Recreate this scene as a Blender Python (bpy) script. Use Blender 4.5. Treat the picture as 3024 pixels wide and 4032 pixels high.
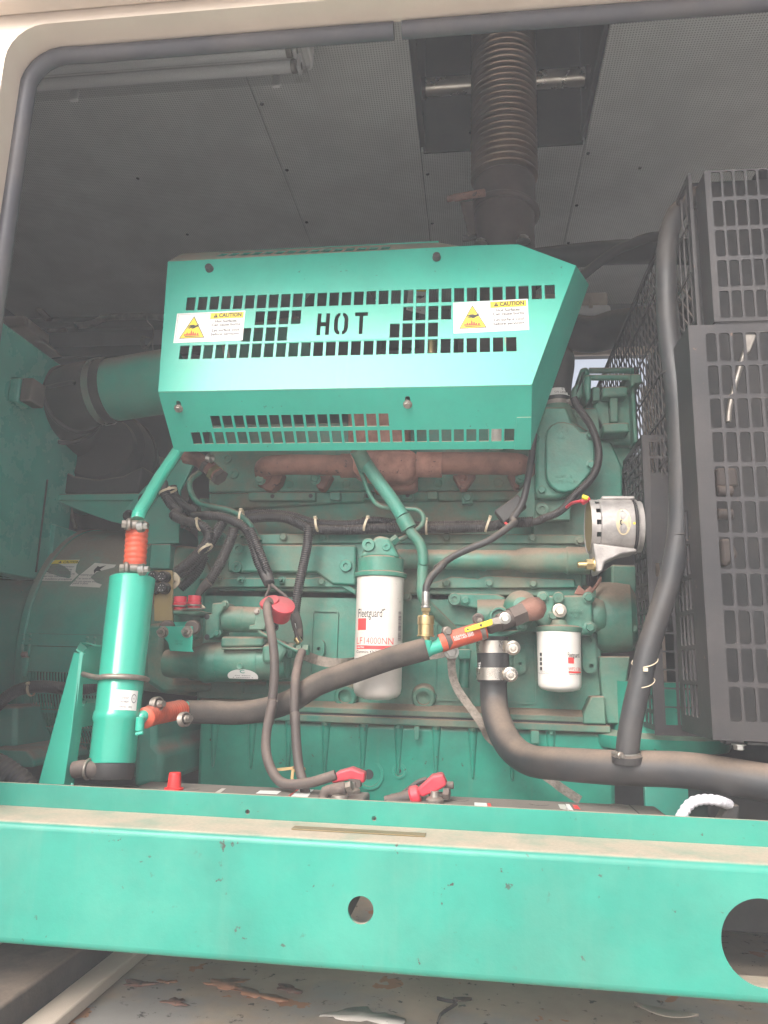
import bpy, math, random
from math import sin, cos, tan, pi, radians, sqrt, asin, atan2
from mathutils import Vector, Matrix
random.seed(7)
for o in list(bpy.data.objects): bpy.data.objects.remove(o)
sc = bpy.context.scene
COL = sc.collection

# ---------------------------------------------------------------- camera
F = 2916.5                       # focal length in photograph pixels (3024 x 4032)
YAW, PITCH, ROLL, CZ = radians(7.2), radians(11.7), radians(1.6), 0.62
fw = Vector((-sin(YAW)*cos(PITCH), cos(YAW)*cos(PITCH), sin(PITCH)))
r0 = Vector((cos(YAW), sin(YAW), 0)); u0 = r0.cross(fw)
rt = cos(ROLL)*r0 + sin(ROLL)*u0
up = -sin(ROLL)*r0 + cos(ROLL)*u0
CAM = Vector((0, 0, CZ))
cd = bpy.data.cameras.new('camera'); cam = bpy.data.objects.new('camera', cd); COL.objects.link(cam)
cd.sensor_fit = 'HORIZONTAL'; cd.sensor_width = 36; cd.lens = F/3024*36
cd.clip_start = .02; cd.clip_end = 500
m3 = Matrix((rt, up, -fw)).transposed()
cam.matrix_world = Matrix.Translation(CAM) @ m3.to_4x4()
sc.camera = cam
sc.render.resolution_x, sc.render.resolution_y = 768, 1024

# ---------------------------------------------------------------- light
SUN_EL, SUN_AZ = radians(38), radians(196)      # sun behind the photographer, hazy
w = bpy.data.worlds.new('World'); sc.world = w; w.use_nodes = True
nt = w.node_tree; bg = nt.nodes['Background']
sky = nt.nodes.new('ShaderNodeTexSky'); sky.sky_type = 'NISHITA'; sky.sun_disc = False
sky.sun_elevation = SUN_EL; sky.sun_rotation = SUN_AZ
sky.air_density = 0.8; sky.dust_density = 7.0; sky.ozone_density = 1.0
hsv = nt.nodes.new('ShaderNodeHueSaturation'); hsv.inputs['Saturation'].default_value = .4   # hazy white sky
nt.links.new(sky.outputs[0], hsv.inputs['Color']); nt.links.new(hsv.outputs[0], bg.inputs[0]); bg.inputs[1].default_value = 0.15
sl = bpy.data.lights.new('sun', 'SUN'); sl.energy = 0.9; sl.angle = radians(35); sl.color = (1, .965, .93)
sun = bpy.data.objects.new('sun', sl); COL.objects.link(sun)
sdir = Vector((sin(SUN_AZ)*cos(SUN_EL), cos(SUN_AZ)*cos(SUN_EL), sin(SUN_EL)))
sun.rotation_euler = sdir.to_track_quat('Z', 'Y').to_euler()
sun.location = (0, -4, 5)
vs = sc.view_settings; vs.view_transform = 'Standard'; vs.look = 'None'; vs.exposure = 0.97; vs.gamma = 1; vs.use_curve_mapping = False
sc.cycles.max_bounces = 8; sc.cycles.diffuse_bounces = 5; sc.cycles.glossy_bounces = 4; sc.cycles.transmission_bounces = 6

# ---------------------------------------------------------------- pixel -> point
def ray(x, y): return fw + rt*((x-1512)/F) - up*((y-2016)/F)
def P(x, y, Y):
    d = ray(x, y); return CAM + d*(Y/d.y)
def PZ(x, y, Z):
    d = ray(x, y); return CAM + d*((Z-CZ)/d.z)
def PX(x, y, X):
    d = ray(x, y); return CAM + d*(X/d.x)
def PP(x, y, p0, n):
    d = ray(x, y); return CAM + d*((p0-CAM).dot(n)/d.dot(n))
k = 1512/1659; b = 724/1659
ZN = dict(S=(0,0,1), d=(0,0,3024/1659), A1=(0,0,k), A2=(1512,0,k), A3=(0,900,k), A4=(1512,900,k), A5=(0,1800,k), A6=(1512,1800,k), A7=(0,2700,k), A8=(1512,2700,k),
 B1=(2300,600,b), B2=(2300,1400,b), B3=(2300,2200,b), B4=(1700,2200,b), B5=(1100,2000,b), B6=(500,2000,b), B7=(0,2000,724/1601), B8=(0,1150,800/1659),
 C1=(600,900,824/1659), C2=(1400,900,1000/1659), C3=(700,1700,800/1659), C4=(1400,1650,800/1659), C5=(2000,1350,600/1659), C6=(0,2700,900/1659), C7=(1000,2900,1000/1659), C8=(2100,2850,924/1659))
def src(z, u, v):
    a = ZN[z]; return a[0]+u*a[2], a[1]+v*a[2]
def q(z, u, v, Y):
    return P(*src(z, u, v), Y)
def path(z, Y, pts):
    return [q(z, p[0], p[1], p[2] if len(p) > 2 else Y) for p in pts]
def mm(z, n, Y): return n*ZN[z][2]*Y/F*1.0     # zone pixels -> metres at depth Y (near the middle)

# ---------------------------------------------------------------- materials
def mat(name, col, rough=.5, metal=0., dust=0., dust_side=0., dcol=(.30,.235,.18), bump=0., bscale=60., var=.12, spot=0., scol=(.05,.04,.035), spec=.5, coat=0., streak=0., vscale=5., spot_scale=70., trans=0., grime=0., dr=(.12,.85)):
    m = bpy.data.materials.new(name); m.use_nodes = True
    n = m.node_tree.nodes; L = m.node_tree.links
    bs = n['Principled BSDF']
    geo = n.new('ShaderNodeNewGeometry')
    def noise(scale, detail=4, vec=None, rough_=.6):
        t = n.new('ShaderNodeTexNoise'); t.inputs['Scale'].default_value = scale; t.inputs['Detail'].default_value = detail; t.inputs['Roughness'].default_value = rough_
        L.new(vec or geo.outputs['Position'], t.inputs['Vector']); return t.outputs['Fac']
    def rng(v, a, b_, c=0., d=1.):
        t = n.new('ShaderNodeMapRange'); t.interpolation_type = 'SMOOTHSTEP'
        for i, x in enumerate((a, b_, c, d)): t.inputs[i+1].default_value = x
        L.new(v, t.inputs[0]); return t.outputs[0]
    def math_(op, a, b_=None):
        t = n.new('ShaderNodeMath'); t.operation = op; t.use_clamp = op in ('ADD',)
        for i, x in enumerate((a, b_)):
            if x is None: continue
            if isinstance(x, (int, float)): t.inputs[i].default_value = x
            else: L.new(x, t.inputs[i])
        return t.outputs[0]
    def mix(f, a, b_):
        t = n.new('ShaderNodeMix'); t.data_type = 'RGBA'
        if isinstance(f, (int, float)): t.inputs[0].default_value = f
        else: L.new(f, t.inputs[0])
        for s, x in ((6, a), (7, b_)):
            if isinstance(x, tuple): t.inputs[s].default_value = (*x, 1)
            else: L.new(x, t.inputs[s])
        return t.outputs[2]
    c = tuple(col)
    lo = tuple(x*(1-var) for x in col); hi = tuple(min(1, x*(1+var)) for x in col)
    cc = mix(rng(noise(vscale, 5), .3, .7), lo, hi) if var else c
    rr = rough
    if streak:
        mp = n.new('ShaderNodeMapping'); mp.inputs['Scale'].default_value = (38, 38, 2.2); L.new(geo.outputs['Position'], mp.inputs['Vector'])
        st = rng(noise(1., 4, mp.outputs[0]), .55, .8, 0, streak)
        cc = mix(st, cc, tuple(x*.45 for x in scol) if False else tuple(.5*x+.5*y for x, y in zip(col, dcol)))
    if spot:
        sp = rng(noise(spot_scale, 3), .70-.1*spot, .74-.08*spot)
        sp = math_('MULTIPLY', sp, rng(noise(spot_scale*.13, 2), .45, .62))
        cc = mix(sp, cc, scol)
    if grime:
        gm = rng(noise(9, 6, None, .7), .42, .75, 0, grime)
        cc = mix(gm, cc, tuple(x*.35+.012 for x in col))
    df = None
    if dust or dust_side:
        sx = n.new('ShaderNodeSeparateXYZ'); L.new(geo.outputs['Normal'], sx.inputs[0])
        upm = rng(sx.outputs['Z'], dr[0], dr[1], 0, dust)
        pn = rng(noise(7, 6, None, .65), .35, .68, 0, 1)
        a1 = math_('MULTIPLY', upm, rng(noise(14, 5), .2, .6, .6, 1))
        a2 = math_('MULTIPLY', pn, dust_side)
        df = math_('ADD', a1, a2)
        fine = mix(noise(160, 3), tuple(x*.8 for x in dcol), tuple(min(1, x*1.2) for x in dcol))
        cc = mix(df, cc, fine)
        t = n.new('ShaderNodeMapRange'); L.new(df, t.inputs[0]); t.inputs[3].default_value = rough; t.inputs[4].default_value = max(rough, .9); L.new(t.outputs[0], bs.inputs['Roughness'])
    else:
        t = rng(noise(22, 4), .3, .7, max(0, rough-.06), min(1, rough+.08)); L.new(t, bs.inputs['Roughness'])
    if isinstance(cc, tuple): bs.inputs['Base Color'].default_value = (*cc, 1)
    else: L.new(cc, bs.inputs['Base Color'])
    bs.inputs['Metallic'].default_value = metal
    bs.inputs['Specular IOR Level'].default_value = spec
    bs.inputs['Coat Weight'].default_value = coat; bs.inputs['Coat Roughness'].default_value = .12
    bs.inputs['Transmission Weight'].default_value = trans
    if bump:
        bp = n.new('ShaderNodeBump'); bp.inputs['Strength'].default_value = bump; bp.inputs['Distance'].default_value = .002
        L.new(noise(bscale, 4), bp.inputs['Height']); L.new(bp.outputs[0], bs.inputs['Normal'])
    return m

G = (.022, .37, .245)
M = dict(
 green   = mat('green_gloss_paint', (.035,.40,.285), .22, coat=.5, var=.05, bump=.05, bscale=40, dust=.15),
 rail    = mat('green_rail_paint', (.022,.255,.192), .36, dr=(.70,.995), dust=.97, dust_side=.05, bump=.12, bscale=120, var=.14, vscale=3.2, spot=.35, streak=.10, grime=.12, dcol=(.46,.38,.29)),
 shield  = mat('green_shield_paint', (.034,.41,.305), .32, dust=.95, dust_side=.03, bump=.06, bscale=90, var=.10, vscale=4, spot=.2, grime=.12, streak=.06, scol=(.03,.20,.14), dcol=(.40,.31,.23)),
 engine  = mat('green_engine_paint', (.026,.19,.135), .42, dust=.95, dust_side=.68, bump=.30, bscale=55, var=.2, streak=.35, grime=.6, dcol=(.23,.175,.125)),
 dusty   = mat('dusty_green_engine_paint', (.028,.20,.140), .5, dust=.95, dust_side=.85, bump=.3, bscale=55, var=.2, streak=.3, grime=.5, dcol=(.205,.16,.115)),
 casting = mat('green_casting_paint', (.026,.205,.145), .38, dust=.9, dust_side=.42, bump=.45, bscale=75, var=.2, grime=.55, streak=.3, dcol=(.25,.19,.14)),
 pan     = mat('green_oil_pan_paint', (.014,.255,.180), .33, dust=.7, dust_side=.05, bump=.12, bscale=50, var=.18, streak=.25, spot=.4, grime=.3),
 gen     = mat('green_generator_paint', (.042,.32,.24), .4, dust=1., dust_side=.24, bump=.06, var=.12, grime=.15, dcol=(.25,.20,.16)),
 cabinet = mat('green_cabinet_paint', (.045,.32,.255), .24, dust=.6, dust_side=.12, var=.1, bump=.05, dcol=(.25,.22,.18)),
 guard   = mat('black_guard_coating', (.020,.018,.020), .5, dust=.3, dust_side=.08, bump=.1, bscale=200, spot=.5, scol=(.13,.07,.045), var=.15, dcol=(.21,.17,.145)),
 mesh    = mat('black_wire_coating', (.045,.042,.044), .5, dust=.3, dust_side=.1, var=.1),
 rubber  = mat('black_rubber', (.026,.025,.026), .5, dust=.5, dust_side=.10, bump=.15, bscale=120, var=.2, dcol=(.20,.155,.12)),
 pipe    = mat('dusty_black_pipe', (.028,.029,.032), .5, dust=.8, dust_side=.12, bump=.12, bscale=70, var=.25, dcol=(.215,.16,.12)),
 foam    = mat('brown_dusty_foam', (.042,.036,.033), .85, dust=.7, dust_side=.25, bump=.3, bscale=160, var=.2, dcol=(.20,.15,.115)),
 conduit = mat('black_conduit_plastic', (.022,.020,.022), .45, dust=.45, dust_side=.12, var=.2, dcol=(.20,.16,.13)),
 tape    = mat('black_cloth_tape', (.045,.04,.04), .7, dust=.4, dust_side=.25, bump=.4, bscale=140),
 elbow   = mat('black_intake_rubber', (.024,.022,.023), .5, dust=.8, dust_side=.08, bump=.06, dcol=(.17,.125,.095)),
 exhaust = mat('brown_oxidised_steel', (.105,.075,.070), .55, .35, dust=.3, dust_side=.25, bump=.25, bscale=150, var=.25, dcol=(.16,.11,.09)),
 bellows = mat('brown_bellows_steel', (.42,.30,.235), .28, .9, var=.2, dust_side=.12, dcol=(.20,.13,.10)),
 rust    = mat('red_rusty_iron', (.22,.105,.078), .75, .1, dust=.3, dust_side=.12, bump=.6, bscale=90, var=.35, vscale=14, spot=.9, scol=(.06,.045,.04), spot_scale=65, dcol=(.24,.15,.11)),
 pinkrust= mat('pink_heat_bleached_iron', (.34,.165,.125), .8, .05, bump=.5, bscale=80, var=.3, vscale=20, spot=.7, scol=(.07,.045,.04), spot_scale=110),
 steel   = mat('zinc_plated_steel', (.50,.49,.46), .30, .95, var=.2, vscale=40, dust_side=.12),
 dirtysteel = mat('dirty_steel', (.33,.30,.27), .42, .8, var=.25, vscale=40, dust_side=.35, dust=.4),
 alu     = mat('cast_aluminium', (.40,.375,.36), .58, .6, bump=.5, bscale=160, var=.2, vscale=30, dust_side=.22, dcol=(.30,.26,.23)),
 brass   = mat('brass', (.58,.44,.22), .32, .9, var=.15, vscale=40, dust_side=.08),
 band    = mat('stainless_band', (.56,.51,.45), .3, .9, var=.05, vscale=6),
 filt    = mat('white_filter_enamel', (.74,.69,.63), .3, dust_side=.24, var=.04, coat=.3, streak=.5, dcol=(.38,.30,.235), spot=.1),
 filtw   = mat('white_coolant_filter_enamel', (.78,.74,.69), .3, dust_side=.08, var=.03, coat=.3, streak=.22, dcol=(.50,.40,.30)),
 label   = mat('white_label', (.78,.76,.73), .45, var=.03),
 yellow  = mat('yellow_print', (.80,.60,.03), .45, var=.04),
 ink     = mat('black_print', (.035,.03,.03), .5, var=0),
 inkgrey = mat('grey_print', (.16,.13,.14), .5, var=0),
 redink  = mat('red_print', (.78,.06,.06), .45, var=.04),
 pinkink = mat('pale_red_print', (.72,.12,.11), .45, var=.04),
 orange  = mat('orange_silicone', (.62,.085,.035), .5, var=.15, vscale=30, dust_side=.16, dust=.4, dcol=(.35,.2,.15)),
 redpl   = mat('red_plastic', (.60,.03,.055), .42, var=.12, vscale=20, dust_side=.2, dust=.4, dcol=(.30,.16,.15)),
 redcap  = mat('red_cap_plastic', (.75,.03,.03), .4, var=.05),
 tan     = mat('tan_gold_plate', (.27,.20,.085), .4, .25, dust=.4, dust_side=.2, var=.15),
 battery = mat('grey_battery_plastic', (.105,.10,.095), .55, dust=.55, dust_side=.12, spot=.6, scol=(.03,.03,.03), spot_scale=45, bump=.1, dcol=(.25,.21,.17)),
 beige   = mat('beige_enclosure_paint', (.60,.50,.41), .5, var=.06, bump=.15, bscale=25, dust_side=.05),
 seal    = mat('grey_rubber_seal', (.055,.054,.064), .5, var=.12, dust_side=.12),
 wall    = mat('dark_lined_wall', (.17,.17,.175), .75, var=.12, dust_side=.1),
 dark    = mat('dark_steel', (.022,.022,.024), .7, var=.2, dust_side=.06),
 lampw   = mat('white_lamp_plastic', (.84,.83,.82), .35, var=.03),
 tubew   = mat('white_lamp_tube', (.90,.90,.90), .15, var=.02, coat=.5),
 tie     = mat('cream_nylon', (.60,.50,.36), .45, var=.1),
 rope    = mat('white_braided_rope', (.66,.64,.68), .7, var=.12, vscale=200),
 braid   = mat('grey_braided_copper', (.24,.21,.18), .5, .4, bump=.8, bscale=260, dust_side=.4, dust=.4, var=.3, vscale=90),
 grbraid = mat('green_braided_sleeve', (.035,.25,.185), .4, bump=.9, bscale=240, dust_side=.18, dust=.4),
 cable   = mat('brown_dusty_cable', (.060,.047,.042), .6, dust=.5, dust_side=.3, dcol=(.23,.17,.14)),
 straw   = mat('straw_tie', (.42,.28,.12), .7),
)
# transparent diffuser of the lamp
mc = bpy.data.materials.new('clear_acrylic'); mc.use_nodes = True
bs = mc.node_tree.nodes['Principled BSDF']; bs.inputs['Transmission Weight'].default_value = .92; bs.inputs['Roughness'].default_value = .12; bs.inputs['IOR'].default_value = 1.15; bs.inputs['Base Color'].default_value = (.93,.93,.93,1)
M['acrylic'] = mc
n = mc.node_tree.nodes; tr = n.new('ShaderNodeBsdfTransparent'); gl = n.new('ShaderNodeBsdfGlossy'); gl.inputs['Roughness'].default_value = .08; mxs = n.new('ShaderNodeMixShader'); mxs.inputs[0].default_value = .10
mc.node_tree.links.new(tr.outputs[0], mxs.inputs[1]); mc.node_tree.links.new(gl.outputs[0], mxs.inputs[2]); mc.node_tree.links.new(mxs.outputs[0], n['Material Output'].inputs['Surface']); n.remove(bs)
M['plateink'] = mat('dull_gold_plate', (.55,.45,.29), .5, .2, var=.08)
# perforated ceiling lining: real small dots as fine relief
def perforated():
    m = mat('grey_perforated_lining', (.62,.635,.61), .55, var=.08, dust_side=.04)
    n = m.node_tree.nodes; L = m.node_tree.links; bs = n['Principled BSDF']
    geo = n.new('ShaderNodeNewGeometry'); mp = n.new('ShaderNodeMapping'); mp.inputs['Scale'].default_value = (115, 115, 1)
    L.new(geo.outputs['Position'], mp.inputs['Vector'])
    vo = n.new('ShaderNodeTexVoronoi'); vo.voronoi_dimensions = '2D'; vo.inputs['Randomness'].default_value = 0; vo.inputs['Scale'].default_value = 1
    L.new(mp.outputs[0], vo.inputs['Vector'])
    r = n.new('ShaderNodeMapRange'); r.interpolation_type = 'SMOOTHSTEP'; L.new(vo.outputs['Distance'], r.inputs[0]); r.inputs[1].default_value = .22; r.inputs[2].default_value = .34
    mx = n.new('ShaderNodeMix'); mx.data_type = 'RGBA'; L.new(r.outputs[0], mx.inputs[0])
    old = bs.inputs['Base Color'].links[0].from_socket
    mx.inputs[6].default_value = (.33,.33,.32,1); L.new(old, mx.inputs[7]); L.new(mx.outputs[2], bs.inputs['Base Color'])
    bp = n.new('ShaderNodeBump'); bp.inputs['Strength'].default_value = .5; bp.inputs['Distance'].default_value = .002; L.new(r.outputs[0], bp.inputs['Height']); L.new(bp.outputs[0], bs.inputs['Normal'])
    return m
M['perf'] = perforated()
# floor: grey screed with peeling paint, rust-coloured undercoat and oil dirt
def floor_mat():
    m = mat('peeling_floor_paint', (.40,.315,.24), .6, var=.22, vscale=3, bump=.35, bscale=35, spot=.5, scol=(.04,.035,.03), spot_scale=60)
    n = m.node_tree.nodes; L = m.node_tree.links; bs = n['Principled BSDF']
    geo = n.new('ShaderNodeNewGeometry')
    def nz(s, d=5, r_=.6):
        t = n.new('ShaderNodeTexNoise'); t.inputs['Scale'].default_value = s; t.inputs['Detail'].default_value = d; t.inputs['Roughness'].default_value = r_; L.new(geo.outputs['Position'], t.inputs['Vector']); return t.outputs['Fac']
    def rg(v, a, b_):
        t = n.new('ShaderNodeMapRange'); L.new(v, t.inputs[0]); t.inputs[1].default_value = a; t.inputs[2].default_value = b_; return t.outputs[0]
    def mx(f, a, bcol):
        t = n.new('ShaderNodeMix'); t.data_type = 'RGBA'; L.new(f, t.inputs[0]); L.new(a, t.inputs[6]); t.inputs[7].default_value = (*bcol, 1); return t.outputs[2]
    old = bs.inputs['Base Color'].links[0].from_socket
    c = mx(rg(nz(2.6, 6), .50, .60), old, (.30,.28,.26))
    c = mx(rg(nz(7.5, 4, .5), .635, .645), c, (.40,.19,.10))
    c = mx(rg(nz(30, 6, .7), .60, .66), c, (.055,.05,.045))
    L.new(c, bs.inputs['Base Color'])
    return m
M['floor'] = floor_mat()
M['undercoat'] = mat('orange_undercoat_flake', (.40,.20,.115), .7, var=.25, vscale=40, bump=.3)
M['bounce'] = mat('pale_bounce_ground', (.66,.645,.61), .8, var=.1, vscale=2, bump=.2, bscale=40)  # unseen ground, made pale to throw light up onto the ceiling
M['bolthead'] = mat('worn_pale_steel', (.62,.55,.47), .4, .6, var=.15)

# ---------------------------------------------------------------- mesh helpers
def reg(o, parent):
    COL.objects.link(o)
    if parent is not None:
        o.parent = parent
        o.matrix_parent_inverse = Matrix.Translation(-wl(parent))
def wl(o):
    v = Vector(o.location) if o.get('_r', 1) else Vector(o.location)
    return v
def ob(name, VF, m, parent=None, sm=None, bev=0., seg=2, solid=0.):
    V, Fc = VF
    xs = [v[0] for v in V]; ys = [v[1] for v in V]; zs = [v[2] for v in V]
    c = Vector(((min(xs)+max(xs))/2, (min(ys)+max(ys))/2, min(zs)))
    me = bpy.data.meshes.new(name); me.from_pydata([Vector(v)-c for v in V], [], Fc); me.update()
    o = bpy.data.objects.new(name, me); o.location = c
    me.materials.append(M[m] if isinstance(m, str) else m)
    if sm:
        me.polygons.foreach_set('use_smooth', [True]*len(me.polygons)); me.set_sharp_from_angle(angle=radians(sm))
    reg(o, parent)
    if solid:
        s = o.modifiers.new('solid', 'SOLIDIFY'); s.thickness = solid; s.offset = 0
    if bev:
        s = o.modifiers.new('bevel', 'BEVEL'); s.width = bev; s.segments = seg; s.limit_method = 'ANGLE'; s.angle_limit = radians(35); s.harden_normals = False
        me.polygons.foreach_set('use_smooth', [True]*len(me.polygons)); me.set_sharp_from_angle(angle=radians(sm or 40))
    return o
def tag(o, label, cat, group=None, kind=None):
    if label: o['label'] = label
    if cat: o['category'] = cat
    if group: o['group'] = group
    if kind: o['kind'] = kind
    return o
def thing(name, label, cat, loc, group=None, kind=None):
    o = bpy.data.objects.new(name, None); o.location = loc; o.empty_display_size = .05; COL.objects.link(o)
    return tag(o, label, cat, group, kind)
def join(*vfs):
    V, Fc = [], []
    for a, f in vfs:
        n = len(V); V += [Vector(v) for v in a]; Fc += [[i+n for i in x] for x in f]
    return V, Fc
def box(x0, x1, y0, y1, z0, z1):
    V = [Vector((x, y, z)) for z in (z0, z1) for y in (y0, y1) for x in (x0, x1)]
    return V, [[0,2,3,1],[4,5,7,6],[0,1,5,4],[1,3,7,5],[3,2,6,7],[2,0,4,6]]
def obox(c, ax, ay, az):
    c, ax, ay, az = map(Vector, (c, ax, ay, az))
    V, Fc = box(-1, 1, -1, 1, -1, 1)
    return [c+ax*v.x+ay*v.y+az*v.z for v in V], Fc
def prism(poly, ext):
    ext = Vector(ext); n = len(poly); poly = [Vector(p) for p in poly]
    nr = Vector()
    for i in range(n): nr += (poly[i]-poly[0]).cross(poly[(i+1) % n]-poly[0])
    if nr.dot(ext) > 0: poly = poly[::-1]
    V = poly+[p+ext for p in poly]
    return V, [list(range(n)), list(range(2*n-1, n-1, -1))]+[[(i+1) % n, i, i+n, (i+1) % n+n] for i in range(n)]
def slab(z, pts, Yf, Yb):
    return prism([q(z, u, v, Yf) for u, v in pts], (0, Yb-Yf, 0))
def frame(d):
    d = Vector(d).normalized(); a = Vector((0, 0, 1)) if abs(d.z) < .9 else Vector((1, 0, 0))
    x = a.cross(d).normalized(); return x, d.cross(x), d
def lathe(prof, o, d, n=32, a0=0., a1=2*pi, ref=None):
    # prof: (radius, distance along d)
    x, y, d = frame(d)
    if ref is not None:
        x = Vector(ref) - d*Vector(ref).dot(d); x.normalize(); y = d.cross(x)
    o = Vector(o); full = abs(a1-a0-2*pi) < 1e-6; k = n if full else n+1
    V, Fc, rows = [], [], []
    for r, h in prof:
        if r < 1e-6: rows.append([len(V)]); V.append(o+d*h)
        else:
            rows.append(list(range(len(V), len(V)+k)))
            for i in range(k):
                a = a0+(a1-a0)*i/n; V.append(o+d*h+x*(r*cos(a))+y*(r*sin(a)))
    for A, B in zip(rows, rows[1:]):
        for i in range(n if not full else n):
            j = (i+1) % k if full else i+1
            if len(A) == 1 and len(B) > 1: Fc.append([A[0], B[j], B[i]][::-1] if False else [A[0], B[j], B[i]][::-1])
            elif len(B) == 1 and len(A) > 1: Fc.append([A[i], A[j], B[0]])
            elif len(A) > 1: Fc.append([A[i], A[j], B[j], B[i]])
    return V, Fc
def cyl(p0, p1, r0, r1=None, n=24):
    p0, p1 = Vector(p0), Vector(p1); r1 = r0 if r1 is None else r1; h = (p1-p0).length
    return lathe([(0,0),(r0,0),(r1,h),(0,h)], p0, p1-p0, n)
def rod(p0, p1, r, n=24, c=.2):
    p0, p1 = Vector(p0), Vector(p1); h = (p1-p0).length; e = min(r*c, h*.3)
    return lathe([(0,0),(r-e,0),(r,e),(r,h-e),(r-e,h),(0,h)], p0, p1-p0, n)
def smooth_path(pts, step):
    pts = [Vector(p) for p in pts]
    if len(pts) == 2: dense = [pts[0].lerp(pts[1], i/40) for i in range(41)]
    else:
        P_ = [pts[0]*2-pts[1]]+pts+[pts[-1]*2-pts[-2]]; dense = []
        for i in range(1, len(P_)-2):
            a, b_, c, d = P_[i-1:i+3]
            for j in range(24):
                t = j/24
                dense.append(.5*((2*b_)+(c-a)*t+(2*a-5*b_+4*c-d)*t*t+(3*b_-a-3*c+d)*t**3))
        dense.append(pts[-1])
    L = [0]
    for a, b_ in zip(dense, dense[1:]): L.append(L[-1]+(b_-a).length)
    n = max(2, int(L[-1]/step)); out = []; j = 0
    for i in range(n+1):
        s = L[-1]*i/n
        while j < len(L)-2 and L[j+1] < s: j += 1
        t = (s-L[j])/max(1e-9, L[j+1]-L[j]); out.append(dense[j].lerp(dense[j+1], t))
    return out, L[-1]
def tube(pts, r, n=12, step=.012, rip=0., pitch=.004, caps=True, rf=None):
    if rip: step = pitch/4
    c, Ln = smooth_path(pts, step); k = len(c)
    V, Fc = [], []; nrm = None
    for i in range(k):
        t = (c[min(i+1, k-1)]-c[max(i-1, 0)]).normalized()
        if nrm is None: nrm = frame(t)[0]
        nrm = (nrm-t*nrm.dot(t)).normalized(); bn = t.cross(nrm)
        rr = rf(i/(k-1)) if rf else r
        if rip: rr += rip*(0, 1, 1, 0)[i % 4]
        for a in range(n): V.append(c[i]+nrm*(rr*cos(2*pi*a/n))+bn*(rr*sin(2*pi*a/n)))
    for i in range(k-1):
        for a in range(n): Fc.append([i*n+a, i*n+(a+1) % n, (i+1)*n+(a+1) % n, (i+1)*n+a])
    if caps: Fc += [list(range(n))[::-1], list(range((k-1)*n, k*n))]
    return V, Fc
def strap(pts, w, t, side, step=.012):
    c, Ln = smooth_path(pts, step); k = len(c); V, Fc = [], []
    for i in range(k):
        tg = (c[min(i+1, k-1)]-c[max(i-1, 0)]).normalized(); s = Vector(side); s = (s-tg*s.dot(tg)).normalized(); nn = tg.cross(s)
        for a, b_ in ((-1,-1),(1,-1),(1,1),(-1,1)): V.append(c[i]+s*(w*a/2)+nn*(t*b_/2))
    for i in range(k-1):
        for a in range(4): Fc.append([i*4+a, i*4+(a+1) % 4, (i+1)*4+(a+1) % 4, (i+1)*4+a])
    Fc += [[0,1,2,3][::-1], [4*k-4,4*k-3,4*k-2,4*k-1]]
    return V, Fc
def torus(c, d, R, r, n=32, m_=10):
    x, y, d = frame(d); c = Vector(c); V, Fc = [], []
    for i in range(n):
        a = 2*pi*i/n; e = x*cos(a)+y*sin(a)
        for j in range(m_):
            b_ = 2*pi*j/m_; V.append(c+e*(R+r*cos(b_))+d*(r*sin(b_)))
    for i in range(n):
        for j in range(m_): Fc.append([i*m_+j, ((i+1) % n)*m_+j, ((i+1) % n)*m_+(j+1) % m_, i*m_+(j+1) % m_])
    return V, Fc
def plate(outer, holes, t):
    # flat plate in its own plane: outline and holes as 2D loops, t = thickness
    cu = bpy.data.curves.new('tmp', 'CURVE'); cu.dimensions = '2D'; cu.fill_mode = 'BOTH'; cu.extrude = t/2
    for lp in [outer]+list(holes):
        s = cu.splines.new('POLY'); s.points.add(len(lp)-1); s.use_cyclic_u = True
        for p, v in zip(s.points, lp): p.co = (v[0], v[1], 0, 1)
    o = bpy.data.objects.new('tmp', cu); COL.objects.link(o)
    dg = bpy.context.evaluated_depsgraph_get(); me = bpy.data.meshes.new_from_object(o.evaluated_get(dg))
    V = [v.co.copy() for v in me.vertices]; Fc = [list(p.vertices) for p in me.polygons]
    bpy.data.objects.remove(o); bpy.data.curves.remove(cu); bpy.data.meshes.remove(me)
    return V, Fc
def place(VF, o, u, v, n=None):
    o, u, v = Vector(o), Vector(u), Vector(v); n = n or u.cross(v).normalized()
    return [o+u*a[0]+v*a[1]+n*a[2] for a in VF[0]], VF[1]
def rrect(x0, x1, y0, y1, r=0., n=3):
    if not r: return [(x0,y0),(x1,y0),(x1,y1),(x0,y1)]
    out = []
    for cx, cy, a in ((x1-r,y0+r,-90),(x1-r,y1-r,0),(x0+r,y1-r,90),(x0+r,y0+r,180)):
        for i in range(n+1):
            t = radians(a+90*i/n); out.append((cx+r*cos(t), cy+r*sin(t)))
    return out
def circ(cx, cy, r, n=28, a0=0, a1=360):
    return [(cx+r*cos(radians(a0+(a1-a0)*i/n)), cy+r*sin(radians(a0+(a1-a0)*i/n))) for i in range(n)]
_tc = {}
def text(s, size, bold=0., sx=1., al='LEFT', ext=0., sp=1.):
    key = (s, size, bold, sx, al, ext, sp)
    if key in _tc: return _tc[key]
    cu = bpy.data.curves.new('tmp', 'FONT'); cu.body = s; cu.size = size; cu.offset = bold; cu.align_x = al; cu.extrude = ext; cu.space_character = sp; cu.resolution_u = 3
    o = bpy.data.objects.new('tmp', cu); COL.objects.link(o)
    dg = bpy.context.evaluated_depsgraph_get(); me = bpy.data.meshes.new_from_object(o.evaluated_get(dg))
    V = [Vector((v.co.x*sx, v.co.y, v.co.z)) for v in me.vertices]; Fc = [list(p.vertices) for p in me.polygons]
    bpy.data.objects.remove(o); bpy.data.curves.remove(cu); bpy.data.meshes.remove(me)
    _tc[key] = (V, Fc); return V, Fc
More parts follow.
